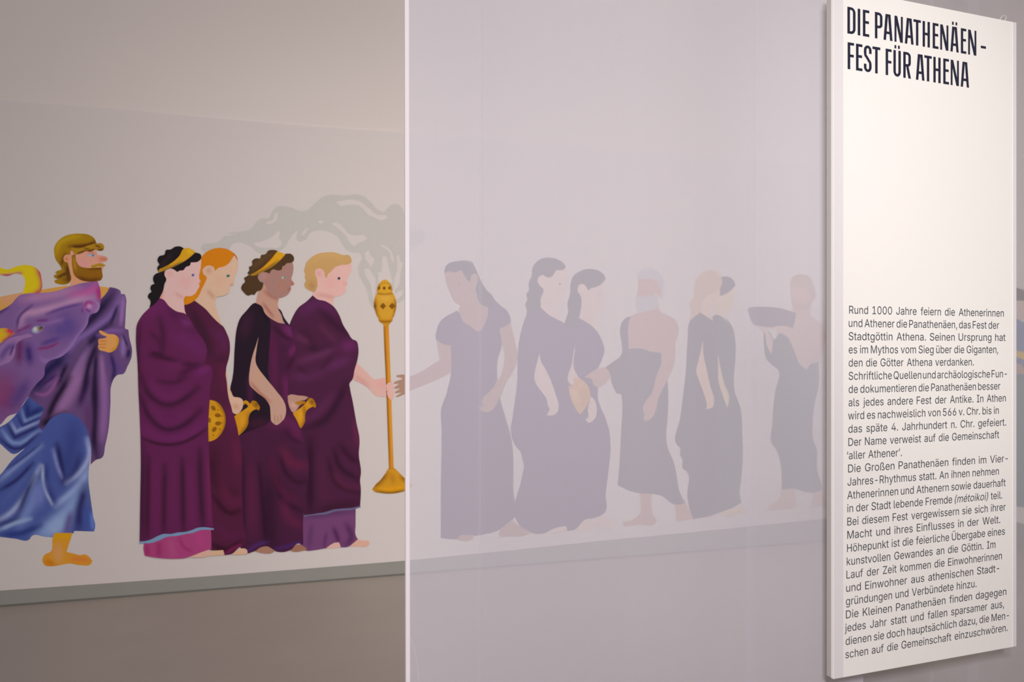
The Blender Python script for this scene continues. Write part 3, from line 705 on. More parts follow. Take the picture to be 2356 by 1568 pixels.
patera = figure('painted_bowl', 'round gold painted offering bowl pierced with dark dots, hanging at plum robe level', 'painted bowl', ('D', [(665, 575)]))
pt_bowl = piece(patera, 'bowl', ('D', [(600, 260), (675, 243), (730, 260), (775, 310), (799, 385), (788, 465), (745, 535), (700, 566), (650, 576), (600, 560)]), (198, 138, 22), [('D', [(730, 262), (790, 350), (790, 460), (740, 540)], 12, (150, 96, 14)), ('D', [(700, 400)], 40, (206, 150, 30))], grid=2.4)
for x_, y_, r_, q_ in ((700, 308, 17, 0.9), (735, 366, 18, 0.1), (738, 430, 18, -0.1), (708, 478, 17, -0.9), (668, 404, 15, 1.5), (738, 322, 5, 0), (766, 372, 5, 0), (770, 425, 5, 0), (752, 478, 5, 0), (700, 525, 5, 0)):
    piece(patera, 'pierced_hole', ellipse('D', x_, y_, r_ * 1.35, r_ * 0.9, q_, 10), (136, 84, 10), parent=pt_bowl)
jug1 = figure('painted_jug', 'gold painted jug tilted against the black shawl of the brown-skinned woman', 'painted jug', ('D', [(905, 528)]), 'gold jugs in the frieze')
piece(jug1, 'body', ('D', [(868, 372), (900, 350), (940, 325), (975, 300), (1000, 265), (1062, 315), (1030, 320), (995, 350), (984, 380), (980, 430), (958, 475), (930, 505), (903, 528), (893, 470)]), (198, 136, 26), [('D', [(985, 350), (975, 430), (920, 515)], 16, (156, 102, 18)), ('D', [(930, 370), (930, 440)], 22, (206, 144, 34))], grid=2.4)
piece(jug1, 'rim', ('D', [(1000, 268), (1010, 250), (1035, 250), (1060, 276), (1073, 305), (1064, 327), (1040, 312), (1018, 292)]), (166, 110, 22), [('D', [(1045, 280)], 14, (114, 78, 20))], grid=2)
piece(jug1, 'handle', ('D', [(940, 252), (962, 246), (985, 262), (1000, 284), (984, 300), (974, 285), (958, 270), (942, 284)]), (190, 132, 24))
ginger_face = piece(ginger, 'face', ('C', [(768, 350), (790, 318), (840, 304), (876, 322), (900, 330), (985, 300), (1040, 268), (1085, 200), (1112, 240), (1122, 280), (1118, 340), (1100, 400), (1083, 440), (1080, 470), (1076, 500), (1046, 508), (1040, 545), (1020, 585), (990, 604), (940, 616), (908, 622), (896, 660), (905, 740),
                             (930, 820), (965, 912), (900, 855), (800, 745), (686, 656), (740, 560), (790, 470), (795, 415), (778, 395)]), (206, 170, 144), [
    ('C', [(820, 560), (880, 630)], 22, (190, 146, 118)), ('C', [(940, 470)], 60, (208, 158, 136), 0.5), ('C', [(830, 360)], 30, (196, 146, 122)), ('C', [(1060, 495)], 16, (200, 148, 120))], grid=3)
piece(ginger, 'eye', ('C', [(1002, 408), (1016, 398), (1038, 400), (1040, 412), (1024, 424), (1008, 424)]), (48, 98, 84), [('C', [(1006, 412)], 6, (150, 170, 160))], grid=1.5, parent=ginger_face)
piece(ginger, 'hair', ('C', [(560, 690), (580, 640), (660, 500), (740, 380), (752, 230), (800, 175), (870, 140), (940, 130), (1010, 142), (1070, 175), (1108, 215), (1122, 265), (1108, 240), (1085, 205), (1060, 240), (1035, 280), (985, 315), (925, 332), (905, 348), (890, 362), (878, 322), (840, 306), (795, 318), (768, 350), (778, 395),
                             (808, 425), (795, 470), (760, 540), (722, 620), (680, 662), (625, 692), (585, 700)]), (200, 118, 14), [('C', [(1080, 190), (1118, 255)], 10, (168, 88, 10)), ('C', [(700, 560), (620, 670)], 40, (206, 128, 10))], grid=3)

black = figure('painted_person', 'woman with long black curls and gold headband in plum robe over pink underskirt', 'painted figure', ('D', [(400, 1512)]), GRP)
piece(black, 'foot', ('D', [(500, 1500), (540, 1478), (600, 1455), (660, 1440), (690, 1470), (640, 1498), (560, 1505)]), (206, 164, 146))
piece(black, 'underskirt', ('D', [(145, 1375), (300, 1310), (470, 1290), (680, 1265), (684, 1360), (684, 1436), (640, 1450), (590, 1468), (540, 1488), (480, 1508), (390, 1515), (300, 1512), (200, 1500), (150, 1490), (140, 1440)]), (160, 62, 112), [
    ('D', [(165, 1400), (175, 1490)], 20, (150, 44, 96)), ('D', [(260, 1380), (265, 1500)], 26, (144, 46, 96)), ('D', [(430, 1350), (460, 1420), (530, 1460)], 14, (150, 46, 100)), ('D', [(360, 1370), (380, 1500)], 34, (164, 72, 118)), ('D', [(580, 1320), (620, 1420)], 40, (166, 62, 118))], grid=3.5)
black_face = piece(black, 'face', ('C', [(385, 400), (392, 360), (430, 335), (480, 330), (520, 345), (580, 330), (640, 270), (750, 225), (752, 280), (746, 340), (733, 400), (734, 440), (750, 465), (728, 488), (736, 508), (718, 545), (690, 590), (650, 612), (590, 620), (580, 640), (582, 700), (588, 760), (602, 795), (500, 765), (420, 710), (330, 640),
                            (370, 570), (388, 500), (405, 445)]), (212, 172, 166), [('C', [(590, 470)], 60, (214, 152, 146), 0.5), ('C', [(440, 395)], 30, (208, 148, 140), 0.5), ('C', [(500, 590), (570, 630)], 16, (202, 152, 142)), ('C', [(360, 560), (350, 640)], 16, (208, 140, 124)), ('C', [(742, 466)], 10, (206, 140, 136))], grid=3)
piece(black, 'eye', ('C', [(654, 400), (668, 390), (684, 394), (682, 408), (668, 416), (656, 412)]), (70, 76, 132), [('C', [(656, 404)], 6, (140, 180, 196))], grid=1.5, parent=black_face)
piece(black, 'hair', ('C', [(232, 740), (242, 655), (218, 622), (228, 590), (256, 570), (243, 535), (252, 505), (285, 490), (270, 450), (276, 412), (290, 395), (330, 376), (312, 328), (335, 296), (314, 255), (330, 215), (384, 196), (400, 152), (448, 145), (488, 120), (540, 115), (582, 138), (620, 195), (670, 180), (715, 180), (750, 200), (752, 235),
                            (720, 268), (650, 276), (640, 305), (600, 322), (572, 355), (540, 358), (512, 372), (475, 345), (430, 338), (392, 362), (385, 400), (403, 442), (385, 490), (370, 560), (338, 630), (330, 700)]), (26, 20, 24), [('C', [(340, 320), (460, 190)], 24, (44, 31, 33), 0.6)], grid=3.5)
piece(black, 'headband', ('C', [(330, 346), (385, 320), (440, 290), (490, 255), (535, 210), (580, 138), (615, 130), (655, 143), (697, 172), (650, 215), (590, 260), (530, 295), (470, 325), (410, 350), (330, 378)]), (204, 148, 28), [('C', [(340, 372), (440, 335), (560, 275)], 14, (122, 92, 34)), ('C', [(340, 355), (440, 300)], 14, (170, 116, 24)), ('C', [(620, 150), (650, 180)], 24, (214, 170, 30))], grid=2.2)
black_robe = piece(black, 'robe', ('C', [(335, 632), (375, 648), (430, 712), (500, 762), (602, 795), (645, 850), (700, 955), (760, 1030), (798, 1095), (812, 1160), (795, 1245), (780, 1290), (838, 1308), (866, 1368), (862, 1440), (848, 1568)],
                      'D', [(690, 60), (678, 130), (670, 260), (660, 420), (666, 650), (676, 900), (690, 1120), (702, 1275), (600, 1278), (470, 1306), (300, 1328), (190, 1378), (108, 1386), (112, 1100), (118, 700), (110, 400), (100, 200), (92, 40)],
                      'C', [(125, 1560), (115, 1300), (99, 1000), (108, 900), (150, 820), (230, 735), (300, 680)]), (93, 31, 75), [
    ('C', [(200, 800), (360, 700), (420, 800)], 60, (101, 33, 85)), ('C', [(420, 760), (560, 860), (680, 960)], 40, (79, 29, 67)), ('C', [(560, 860), (640, 900)], 40, (105, 41, 95)), ('C', [(480, 1020), (650, 1080), (760, 1180)], 70, (99, 35, 87)),
    ('C', [(340, 840), (370, 1000), (360, 1180)], 34, (71, 25, 57)), ('C', [(240, 980), (330, 1060), (360, 1150)], 26, (76, 25, 60)), ('C', [(240, 1200), (420, 1240), (560, 1290), (700, 1300)], 28, (61, 21, 47)), ('C', [(260, 1180), (360, 1200)], 18, (59, 21, 45)),
    ('C', [(420, 1310), (560, 1300)], 40, (99, 35, 80)), ('C', [(530, 1420), (640, 1340), (760, 1300)], 34, (71, 23, 59)), ('C', [(720, 1380), (820, 1340)], 40, (105, 37, 93)), ('C', [(140, 900), (120, 1200), (140, 1500)], 26, (71, 25, 57)),
    ('D', [(130, 60), (180, 190), (330, 280), (470, 230), (580, 140)], 26, (59, 21, 49)), ('D', [(250, 90), (400, 100), (480, 60)], 20, (71, 25, 59)), ('D', [(200, 120), (330, 220), (460, 170)], 40, (101, 35, 85), 0.8), ('D', [(110, 200), (200, 390), (330, 480), (480, 430), (600, 320)], 26, (57, 21, 49)),
    ('D', [(200, 300), (330, 420), (500, 340)], 40, (99, 35, 85), 0.8), ('D', [(120, 460), (260, 540), (460, 540), (640, 420)], 40, (103, 35, 89), 0.8), ('D', [(110, 540), (250, 592), (430, 590), (580, 520), (650, 470)], 13, (53, 19, 40)),
    ('D', [(125, 620), (130, 1360)], 40, (69, 25, 57)), ('D', [(180, 700), (170, 1340)], 20, (63, 23, 49)), ('D', [(310, 760), (300, 1320)], 24, (66, 23, 51)), ('D', [(450, 720), (460, 1290)], 24, (61, 23, 49)), ('D', [(590, 640), (600, 1000), (620, 1260)], 26, (61, 23, 49)),
    ('D', [(240, 780), (240, 1300)], 30, (99, 33, 79), 0.8), ('D', [(380, 760), (380, 1280)], 30, (96, 33, 77), 0.7), ('D', [(520, 800), (530, 1260)], 30, (103, 33, 79), 0.7), ('D', [(655, 720), (670, 1240)], 16, (107, 33, 77))], grid=4)
piece(black, 'hem_trim', ('D', [(106, 1376), (150, 1374), (200, 1360), (250, 1335), (300, 1316), (360, 1316), (420, 1304), (470, 1300), (520, 1288), (570, 1268), (620, 1262), (704, 1272), (704, 1284), (640, 1282), (590, 1286), (540, 1306), (470, 1318), (420, 1330), (320, 1342), (270, 1366), (200, 1388), (108, 1392)]), (114, 142, 172), parent=black_robe)
# ------------------------------------------------------------------ the frieze behind the sheer curtain
LAYER[0] = 0
p6 = figure('painted_person', 'long-haired woman in short-sleeved dress facing left behind the curtain, reaching for the incense stand', 'painted figure', ('J', [(500, 1420)]), GRP)
S6, H6, R6 = (164, 126, 108), (58, 52, 54), (74, 50, 86)
piece(p6, 'foot', ('J', [(685, 1402), (690, 1350), (720, 1310), (770, 1280), (810, 1268), (840, 1300), (870, 1318), (950, 1338), (966, 1365), (900, 1392), (780, 1400)]), S6)
piece(p6, 'hair', ('I', [(535, 305), (537, 250), (560, 210), (600, 187), (660, 176), (760, 172), (815, 190), (840, 235), (890, 350), (940, 440), (965, 475), (1010, 515), (1040, 565), (1110, 635), (1160, 700), (1100, 850), (980, 850), (940, 660), (900, 612),
                         (862, 540), (848, 430), (860, 400), (840, 345), (825, 350), (800, 365), (785, 405), (740, 390), (715, 345), (690, 305), (660, 305), (620, 315), (580, 305)]), H6)
p6_face = piece(p6, 'face', ('I', [(538, 300), (580, 275), (620, 290), (700, 262), (740, 330), (775, 376), (797, 380), (803, 325), (830, 302), (855, 308), (870, 345), (862, 395), (842, 430), (856, 500), (870, 560), (905, 612), (965, 632), (972, 690), (950, 760), (900, 870), (870, 882), (800, 835), (720, 780), (680, 712), (678, 660), (692, 620),
                         (650, 596), (620, 560), (595, 510), (570, 445), (545, 370)]), S6)
piece(p6, 'eye', ellipse('I', 683, 405, 7, 14), (90, 62, 58), parent=p6_face)
piece(p6, 'dress', ('I', [(655, 672), (680, 690), (720, 780), (800, 832), (870, 880), (900, 868), (950, 770), (972, 690), (972, 640), (1040, 600), (1110, 632), (1160, 670), (1188, 720), (1195, 790), (1145, 825), (1085, 855), (1112, 980), (1100, 1060), (1070, 1150), (1062, 1300)],
                          'J', [(672, 60), (680, 160), (695, 240), (740, 400), (785, 560), (800, 650), (806, 760), (804, 1000), (804, 1255), (760, 1285), (690, 1340), (640, 1362), (560, 1380), (470, 1395), (300, 1422), (198, 1412), (198, 1000), (205, 500), (204, 310), (240, 220), (262, 140)],
                          'I', [(550, 1500), (590, 1360), (602, 1250), (595, 1020), (530, 1010), (480, 985), (448, 955), (452, 890), (470, 820), (505, 765), (560, 722), (610, 700)]), R6, [('I', [(600, 900), (800, 1100)], 200, (78, 46, 88), 0.6), ('J', [(540, 400), (535, 1380)], 14, (84, 54, 94), 0.6)], grid=8)
piece(p6, 'arm', ('I', [(455, 965), (490, 990), (530, 1010), (595, 1022), (604, 1150), (600, 1288), (500, 1345), (420, 1380), (250, 1450), (190, 1475), (130, 1510), (60, 1541), (44, 1530), (104, 1492), (44, 1501), (34, 1488), (92, 1451), (36, 1456), (29, 1441), (80, 1404), (30, 1406),
                        (24, 1391), (60, 1374), (108, 1360), (110, 1346), (52, 1336), (55, 1318), (122, 1310), (170, 1330), (250, 1308), (330, 1265), (400, 1220), (490, 1163), (470, 1080)]), S6, n=3, corner=28)
piece(p6, 'arm', ('I', [(1085, 855), (1145, 825), (1196, 792), (1240, 980), (1270, 1150), (1240, 1250), (1150, 1400), (1100, 1530)], 'J', [(690, 220), (670, 280), (640, 325), (610, 350), (580, 356), (545, 348), (512, 312), (545, 305), (560, 292), (535, 272), (560, 225), (600, 190), (640, 150), (672, 80)],
                  'I', [(1075, 1350), (1130, 1210), (1135, 1130), (1110, 1000)]), S6)
piece(p6, 'foot', ('J', [(325, 1428), (345, 1405), (385, 1383), (430, 1388), (472, 1382), (468, 1415), (440, 1432)]), (164, 120, 108))

R7 = (72, 48, 88)
p8 = figure('painted_person', 'woman with long dark hair behind the curtain carrying a tapered gold vessel at her side', 'painted figure', ('J', [(1420, 1345)]), GRP)
S8 = (204, 176, 164)
piece(p8, 'foot', ('J', [(1470, 1262), (1520, 1240), (1565, 1222), (1600, 1268), (1648, 1292), (1620, 1322), (1560, 1328), (1520, 1300)]), S8)
piece(p8, 'foot', ('J', [(1315, 1348), (1360, 1300), (1410, 1255), (1480, 1262), (1503, 1302), (1440, 1340), (1370, 1348)]), S8)
piece(p8, 'neck', ('K', [(595, 625), (620, 560), (630, 430), (745, 570), (738, 640), (765, 725), (740, 760), (640, 680)]), S8)
piece(p8, 'dress', ('K', [(480, 680), (520, 630), (610, 610), (660, 635), (700, 660), (760, 718), (800, 790), (822, 870), (805, 940), (768, 1020), (700, 1095), (762, 1165), (770, 1280), (800, 1360), (830, 1430), (862, 1540)],
                         'J', [(1590, 420), (1612, 520), (1621, 660), (1600, 880), (1580, 1050), (1578, 1190), (1500, 1238), (1405, 1258), (1320, 1340), (1250, 1352), (1150, 1372), (1100, 1000)], 'K', [(480, 1000)]), R7)
p8_face = piece(p8, 'face', ('K', [(600, 380), (610, 345), (640, 328), (668, 345), (690, 375), (790, 330), (829, 285), (832, 340), (818, 420), (812, 470), (802, 520), (770, 560), (740, 578), (640, 560), (625, 470), (630, 430), (610, 415)]), S8)
piece(p8, 'eye', ellipse('K', 780, 420, 8, 9), (150, 110, 106), parent=p8_face)
piece(p8, 'hair', ('K', [(480, 700), (505, 620), (525, 560), (519, 490), (540, 420), (545, 330), (565, 270), (620, 227), (690, 208), (760, 217), (815, 253), (832, 288), (790, 338), (740, 360), (710, 366), (690, 386), (672, 352), (640, 330), (612, 342), (602, 380), (628, 430), (625, 560), (612, 618), (560, 680)]), (60, 50, 56))
piece(p8, 'arm', ('K', [(578, 840), (580, 870), (568, 960), (575, 1030), (605, 1085), (620, 1110), (590, 1150), (568, 1168), (540, 1150), (515, 1105), (508, 1045), (535, 1030), (548, 990)]), S8)
p7 = figure('painted_person', 'woman behind the curtain with hair tied in a wavy tail, arm hanging before her', 'painted figure', ('J', [(1150, 1375)]), GRP)
p7_face = piece(p7, 'face', ('K', [(275, 300), (295, 262), (332, 260), (352, 270), (420, 215), (505, 190), (513, 250), (502, 320), (508, 345), (500, 385), (492, 430), (470, 470), (442, 500), (440, 570), (492, 655), (440, 640), (400, 612), (300, 530), (290, 490), (318, 400), (290, 345)]), (206, 180, 168))
piece(p7, 'eye', ellipse('K', 457, 332, 8, 9), (90, 70, 76), parent=p7_face)
piece(p7, 'hair', ('K', [(228, 262), (228, 215), (260, 155), (310, 122), (370, 115), (430, 127), (488, 163), (506, 192), (482, 216), (425, 220), (405, 255), (378, 276), (340, 272), (320, 258), (285, 272), (272, 305), (290, 342), (322, 375), (315, 410), (300, 445), (298, 520), (250, 580), (178, 605),
                         (186, 545), (174, 500), (190, 455), (181, 415), (206, 380), (200, 340), (214, 290)]), (66, 54, 54))
piece(p7, 'dress', ('K', [(178, 605), (250, 560), (300, 522), (360, 580), (430, 620), (490, 652), (510, 690), (530, 800), (560, 950), (520, 1100), (560, 1300)],
                          'J', [(1290, 500), (1270, 800), (1255, 1310), (1150, 1335), (1080, 1368), (980, 1372), (920, 1345), (860, 1310), (868, 690), (840, 655), (820, 630), (785, 512), (800, 400), (842, 0)], 'K', [(110, 1020), (150, 680)]), R7)
piece(p7, 'arm', ('K', [(290, 900), (300, 960), (345, 1040), (382, 1120), (430, 1260), (446, 1320), (436, 1378), (402, 1405), (345, 1406), (358, 1390), (372, 1355), (355, 1320), (352, 1280), (310, 1218), (262, 1150), (248, 1110), (258, 1020)]), (206, 180, 168))
piece(p7, 'foot', ('J', [(1075, 1368), (1150, 1330), (1200, 1316), (1252, 1312), (1257, 1350), (1180, 1364)]), (206, 180, 168))
vess = figure('painted_vessel', 'tapered gold painted vessel hanging at a woman\'s side behind the sheer curtain', 'painted vessel', ('K', [(625, 1400)]))
piece(vess, 'body', ('K', [(528, 1165), (555, 1168), (575, 1130), (560, 1105), (600, 1100), (632, 1112), (692, 1180), (706, 1250), (690, 1300), (670, 1342), (645, 1375), (625, 1400), (600, 1375), (580, 1340), (540, 1250)]), (196, 140, 50), [('K', [(560, 1200), (620, 1300)], 26, (206, 160, 100)), ('K', [(660, 1200), (640, 1340)], 26, (184, 130, 50))], grid=4)
piece(p8, 'hand', ('K', [(708, 1250), (730, 1268), (756, 1325), (760, 1370), (745, 1430), (718, 1460), (692, 1470), (666, 1442), (690, 1420), (685, 1365), (700, 1290)]), S8)

p9 = figure('painted_person', 'white-haired bearded man behind the curtain, bare-shouldered in a dark wrapped garment', 'painted figure', ('M', [(560, 1320)]), GRP)
S9, R9 = (176, 134, 116), (68, 60, 72)
piece(p9, 'leg', ('M', [(398, 990), (520, 990), (525, 1200), (545, 1250), (572, 1290), (550, 1325), (400, 1332), (240, 1352), (233, 1305), (300, 1295), (360, 1262), (408, 1215), (412, 1150)]), S9)
piece(p9, 'leg', ('M', [(735, 1090), (850, 1090), (890, 1170), (932, 1274), (850, 1288), (770, 1300), (762, 1210)]), (180, 138, 114))
piece(p9, 'garment', ('L', [(540, 522), (525, 620), (515, 770), (600, 780), (700, 808), (774, 832), (785, 900), (826, 1100), (832, 1200), (816, 1568)],
                            'M', [(668, 300), (665, 450), (690, 590), (735, 690), (770, 840), (800, 1005), (852, 1108), (830, 1125), (720, 1120), (650, 1062), (590, 1035), (540, 1028), (380, 1015), (290, 990), (230, 962), (180, 940), (192, 800), (215, 400), (225, 100), (213, 15)],
                            'L', [(418, 1205), (382, 1202), (360, 1170), (335, 1110), (318, 1040), (282, 972), (340, 928), (415, 870), (420, 740), (408, 640), (425, 575), (465, 535)]), R9, [('L', [(600, 900), (600, 1200)], 90, (66, 60, 70), 0.7)], grid=8)
piece(p9, 'torso', ('L', [(575, 490), (640, 480), (745, 430), (760, 480), (800, 508), (860, 530), (895, 560), (918, 605), (920, 680), (895, 760), (896, 850), (880, 950), (830, 1075), (780, 1170), (740, 1265), (722, 1355), (690, 1410), (655, 1440), (625, 1446), (614, 1420), (622, 1390), (608, 1340), (640, 1260), (680, 1210), (710, 1120), (740, 1010), (768, 950),
                          (770, 845), (680, 836), (580, 806), (483, 812), (480, 700), (482, 600), (500, 535)]), S9)
piece(p9, 'face', ('L', [(566, 195), (690, 190), (770, 250), (785, 320), (765, 355), (735, 340), (735, 420), (600, 420), (555, 370), (566, 300)]), (182, 138, 124))
piece(p9, 'hair', ('L', [(553, 165), (600, 115), (660, 98), (722, 115), (772, 172), (796, 230), (792, 300), (774, 375), (764, 330), (772, 275), (746, 262), (742, 220), (690, 200), (630, 197), (570, 200)]), (172, 168, 168))
piece(p9, 'beard', ('L', [(546, 362), (600, 350), (690, 352), (705, 320), (735, 330), (746, 380), (742, 440), (700, 465), (640, 480), (580, 488), (558, 460), (543, 410)]), (172, 168, 168))
piece(p9, 'hand', ('L', [(92, 1060), (130, 1035), (150, 1020), (210, 985), (272, 976), (310, 1010), (326, 1062), (300, 1090), (280, 1112), (222, 1146), (180, 1132), (155, 1075)]), S9)

p11 = figure('painted_person', 'dark-haired woman half hidden by the fair-haired one, behind the curtain', 'painted figure', ('N', [(410, 1450)]), GRP)
S11, R11 = (202, 176, 142), (46, 60, 54)
piece(p11, 'foot', ('M', [(1325, 1190), (1400, 1138), (1440, 1160), (1478, 1212), (1400, 1226), (1360, 1215)]), S11)
piece(p11, 'neck', ('N', [(282, 290), (310, 250), (345, 300), (340, 335), (358, 390), (330, 400), (288, 340)]), S11)
piece(p11, 'dress', ('N', [(255, 350), (288, 328), (335, 352), (358, 388), (342, 345), (372, 382), (395, 460), (398, 560), (388, 700), (392, 755), (425, 850), (436, 1000), (438, 1150), (425, 1290), (420, 1335), (432, 1385), (370, 1420), (280, 1450), (250, 900)]), R11, [('N', [(420, 1200), (405, 1380)], 30, (56, 68, 58), 0.7)], grid=8)
piece(p11, 'face', ('N', [(308, 200), (330, 190), (385, 170), (390, 200), (386, 240), (378, 282), (342, 312), (290, 320), (285, 290)]), S11)
piece(p11, 'hair', ('N', [(306, 222), (312, 160), (316, 116), (350, 112), (384, 130), (397, 160), (372, 190), (330, 216)]), (68, 58, 62))
piece(p11, 'arm', ('N', [(292, 530), (300, 560), (312, 620), (336, 720), (362, 785), (352, 855), (338, 820), (315, 750), (300, 700), (298, 620)]), S11)
p10 = figure('painted_person', 'fair-haired woman in long dark dress behind the curtain, front one of the overlapping pair', 'painted figure', ('N', [(210, 1476)]), GRP)
piece(p10, 'foot', ('M', [(1060, 1262), (1125, 1225), (1145, 1222), (1140, 1260)]), (206, 162, 136))
piece(p11, 'foot', ('M', [(1190, 1246), (1250, 1195), (1285, 1180), (1320, 1186), (1365, 1230), (1300, 1246)]), S11)
piece(p10, 'dress', ('N', [(140, 365), (165, 325), (192, 310), (230, 328), (275, 362), (290, 430), (298, 560), (300, 800), (295, 1100), (290, 1450), (250, 1462), (160, 1478), (140, 1420), (126, 1350), (125, 1212), (100, 1190), (98, 1140), (86, 1120), (85, 1075), (72, 1065), (88, 900), (118, 650), (128, 470)]), (54, 54, 58))
piece(p10, 'face', ('N', [(200, 312), (212, 240), (250, 190), (308, 178), (310, 220), (298, 245), (262, 290), (270, 360), (230, 335)]), (204, 172, 148))
piece(p10, 'hair', ('N', [(138, 365), (148, 300), (138, 265), (165, 220), (163, 165), (190, 110), (240, 78), (280, 82), (312, 108), (322, 150), (300, 190), (255, 212), (215, 245), (200, 312), (165, 340)]), (188, 156, 128))
piece(p10, 'arm', ('N', [(213, 470), (218, 560), (236, 640), (258, 740), (278, 810), (266, 850), (232, 860), (236, 835), (225, 790), (195, 705), (177, 652), (192, 575), (204, 520)]), (204, 170, 142))

p12 = figure('painted_person', 'bearded man behind the curtain holding up a wide dark basin, nearest the text panel', 'painted figure', ('N', [(740, 1420)]), GRP)
S12, R12 = (184, 148, 132), (50, 72, 62)
piece(p12, 'leg', ('N', [(658, 1290), (735, 1290), (735, 1360), (747, 1408), (690, 1420), (580, 1432), (588, 1408), (640, 1372)]), S12)
piece(p12, 'leg', ('N', [(838, 1300), (885, 1300), (908, 1400), (820, 1412), (830, 1370)]), S12)
piece(p12, 'torso', ('N', [(720, 290), (760, 290), (820, 250), (822, 330), (860, 360), (890, 388), (906, 440), (890, 530), (868, 600), (800, 650), (750, 620), (720, 500), (700, 420)]), S12)
piece(p12, 'garment', ('N', [(558, 425), (580, 420), (600, 440), (612, 475), (648, 428), (690, 455), (720, 510), (750, 572), (768, 615), (800, 636), (830, 600), (848, 602), (866, 588), (868, 720), (842, 840), (832, 960), (838, 1040), (855, 1080), (858, 1200), (890, 1308), (860, 1325), (800, 1326), (730, 1308), (660, 1312), (650, 1150), (622, 1075), (604, 1055), (606, 950), (622, 760), (640, 640), (600, 605), (572, 575), (560, 510)]), R12)
piece(p12, 'arm', ('N', [(510, 385), (560, 425), (575, 500), (600, 550), (604, 460), (572, 412), (640, 395), (600, 375)]), (194, 160, 146))
piece(p12, 'arm', ('N', [(628, 440), (630, 405), (660, 375), (735, 370), (745, 320), (770, 420), (800, 500), (800, 630), (765, 612), (735, 545), (690, 450), (655, 432)]), (188, 152, 136))
piece(p12, 'head', ('N', [(712, 160), (730, 130), (810, 140), (830, 200), (822, 260), (815, 300), (770, 306), (722, 290), (714, 230)]), (184, 142, 126))
piece(p12, 'hair', ('N', [(705, 158), (720, 115), (770, 100), (815, 113), (832, 150), (847, 190), (846, 235), (825, 256), (816, 215), (790, 178), (715, 168)]), (164, 136, 114))
piece(p12, 'beard', ('N', [(712, 235), (745, 265), (795, 260), (822, 240), (822, 300), (770, 308), (725, 298)]), (168, 134, 116))
basin = figure('painted_basin', 'dark painted basin held up on two hands behind the sheer curtain', 'painted basin', ('N', [(600, 400)]))
piece(basin, 'basin', ('N', [(466, 298), (480, 285), (560, 283), (640, 289), (739, 317), (729, 380), (722, 404), (690, 393), (640, 390), (600, 398), (540, 392), (500, 381), (482, 350), (474, 320)]), (88, 64, 72), n=3, corner=28)

# ------------------------------------------------------------------ the figure on the side wall, past the panel
SURF[0] = on_side
p13 = figure('painted_person', 'figure in blue tunic and grey-green skirt on the side wall, just past the text panel', 'painted figure', ('O', [(2360, 1165)]), GRP)
piece(p13, 'skirt', ('O', [(2290, 852), (2330, 846), (2356, 850), (2420, 855), (2440, 960), (2450, 1175), (2356, 1166), (2290, 1158)]), (104, 122, 120))
piece(p13, 'tunic', ('O', [(2290, 720), (2330, 726), (2352, 740), (2400, 735), (2430, 800), (2425, 870), (2290, 862)]), (96, 112, 146))
piece(p13, 'arm', ('O', [(2290, 835), (2336, 834), (2348, 838), (2358, 850), (2370, 862), (2340, 860), (2290, 858)]), (170, 140, 126))
piece(p13, 'face', ('O', [(2290, 660), (2390, 665), (2395, 700), (2380, 730), (2350, 734), (2290, 728)]), (190, 168, 158))
piece(p13, 'hair', ('O', [(2285, 655), (2320, 655), (2340, 662), (2358, 668), (2385, 680), (2392, 694), (2340, 691), (2285, 694)]), (86, 70, 58))
dish = figure('painted_dish', 'yellow painted dish held against the blue tunic of the figure past the text panel', 'painted dish', ('O', [(2350, 835)]))
piece(dish, 'dish', ('O', [(2300, 800), (2340, 806), (2358, 810), (2400, 806), (2405, 836), (2370, 842), (2353, 826), (2336, 821), (2300, 822)]), (196, 160, 60))
SURF[0] = on_wall

# ------------------------------------------------------------------ sheer curtain
CB = 0.085                                  # the curtain hangs this far behind the panel face
lx0 = float(on_panel(px(('O', [(936, 700)])), CB)[0, 0])
lx1 = float(on_panel(px(('O', [(1985, 700)])), CB)[0, 0])
c0 = P_ANCH + P_NRM * CB + P_DIR * lx0
cur = empty('sheer_curtain', (c0[0], c0[1], 0.02), ROT_P)
tag(cur, 'wide sheer lilac curtain with a bright hemmed edge, veiling half of the frieze', 'curtain')
CW, CHT = lx1 - lx0, 5.17
random.seed(4)


def wave(x):
    return 0.004 * math.sin(2.3 * x + 0.4) + 0.0022 * math.sin(6.1 * x + 1.0) + 0.0012 * math.sin(13.7 * x)


nx, nz = 180, 6
V = [(CW * i / nx, wave(CW * i / nx), CHT * k / nz) for k in range(nz + 1) for i in range(nx + 1)]
F = [(k * (nx + 1) + i, k * (nx + 1) + i + 1, (k + 1) * (nx + 1) + i + 1, (k + 1) * (nx + 1) + i) for k in range(nz) for i in range(nx)]
mesh_obj('voile_sheet', V, F, M_SHEER, cur, smooth=True)


def cloc(x, y):
    q = on_panel(px(('O', [(x, y)])), CB)[0]
    return q[0] - lx0, q[1] - 0.02


# hem along the left edge, leaning by a few millimetres
pts = [(-0.0045, 0.0), (0.006, 0.0)]
hv, hf = [], []
for k, (z, sh) in enumerate([(0, 0.0042), (1.2, 0.002), (2.4, 0.0), (CHT, -0.001)]):
    hv += [(-0.005 + sh, -0.003, z), (0.0055 + sh, -0.003, z), (0.0055 + sh, 0.0035, z), (-0.005 + sh, 0.0035, z)]
for k in range(3):
    for i in range(4):
        a, b = 4 * k + i, 4 * k + (i + 1) % 4
        hf.append((a, b, b + 4, a + 4))
hf += [(3, 2, 1, 0), (12, 13, 14, 15)]
mesh_obj('hem', [(x, y + wave(0), z) for x, y, z in hv], hf, M_SHEM, cur)
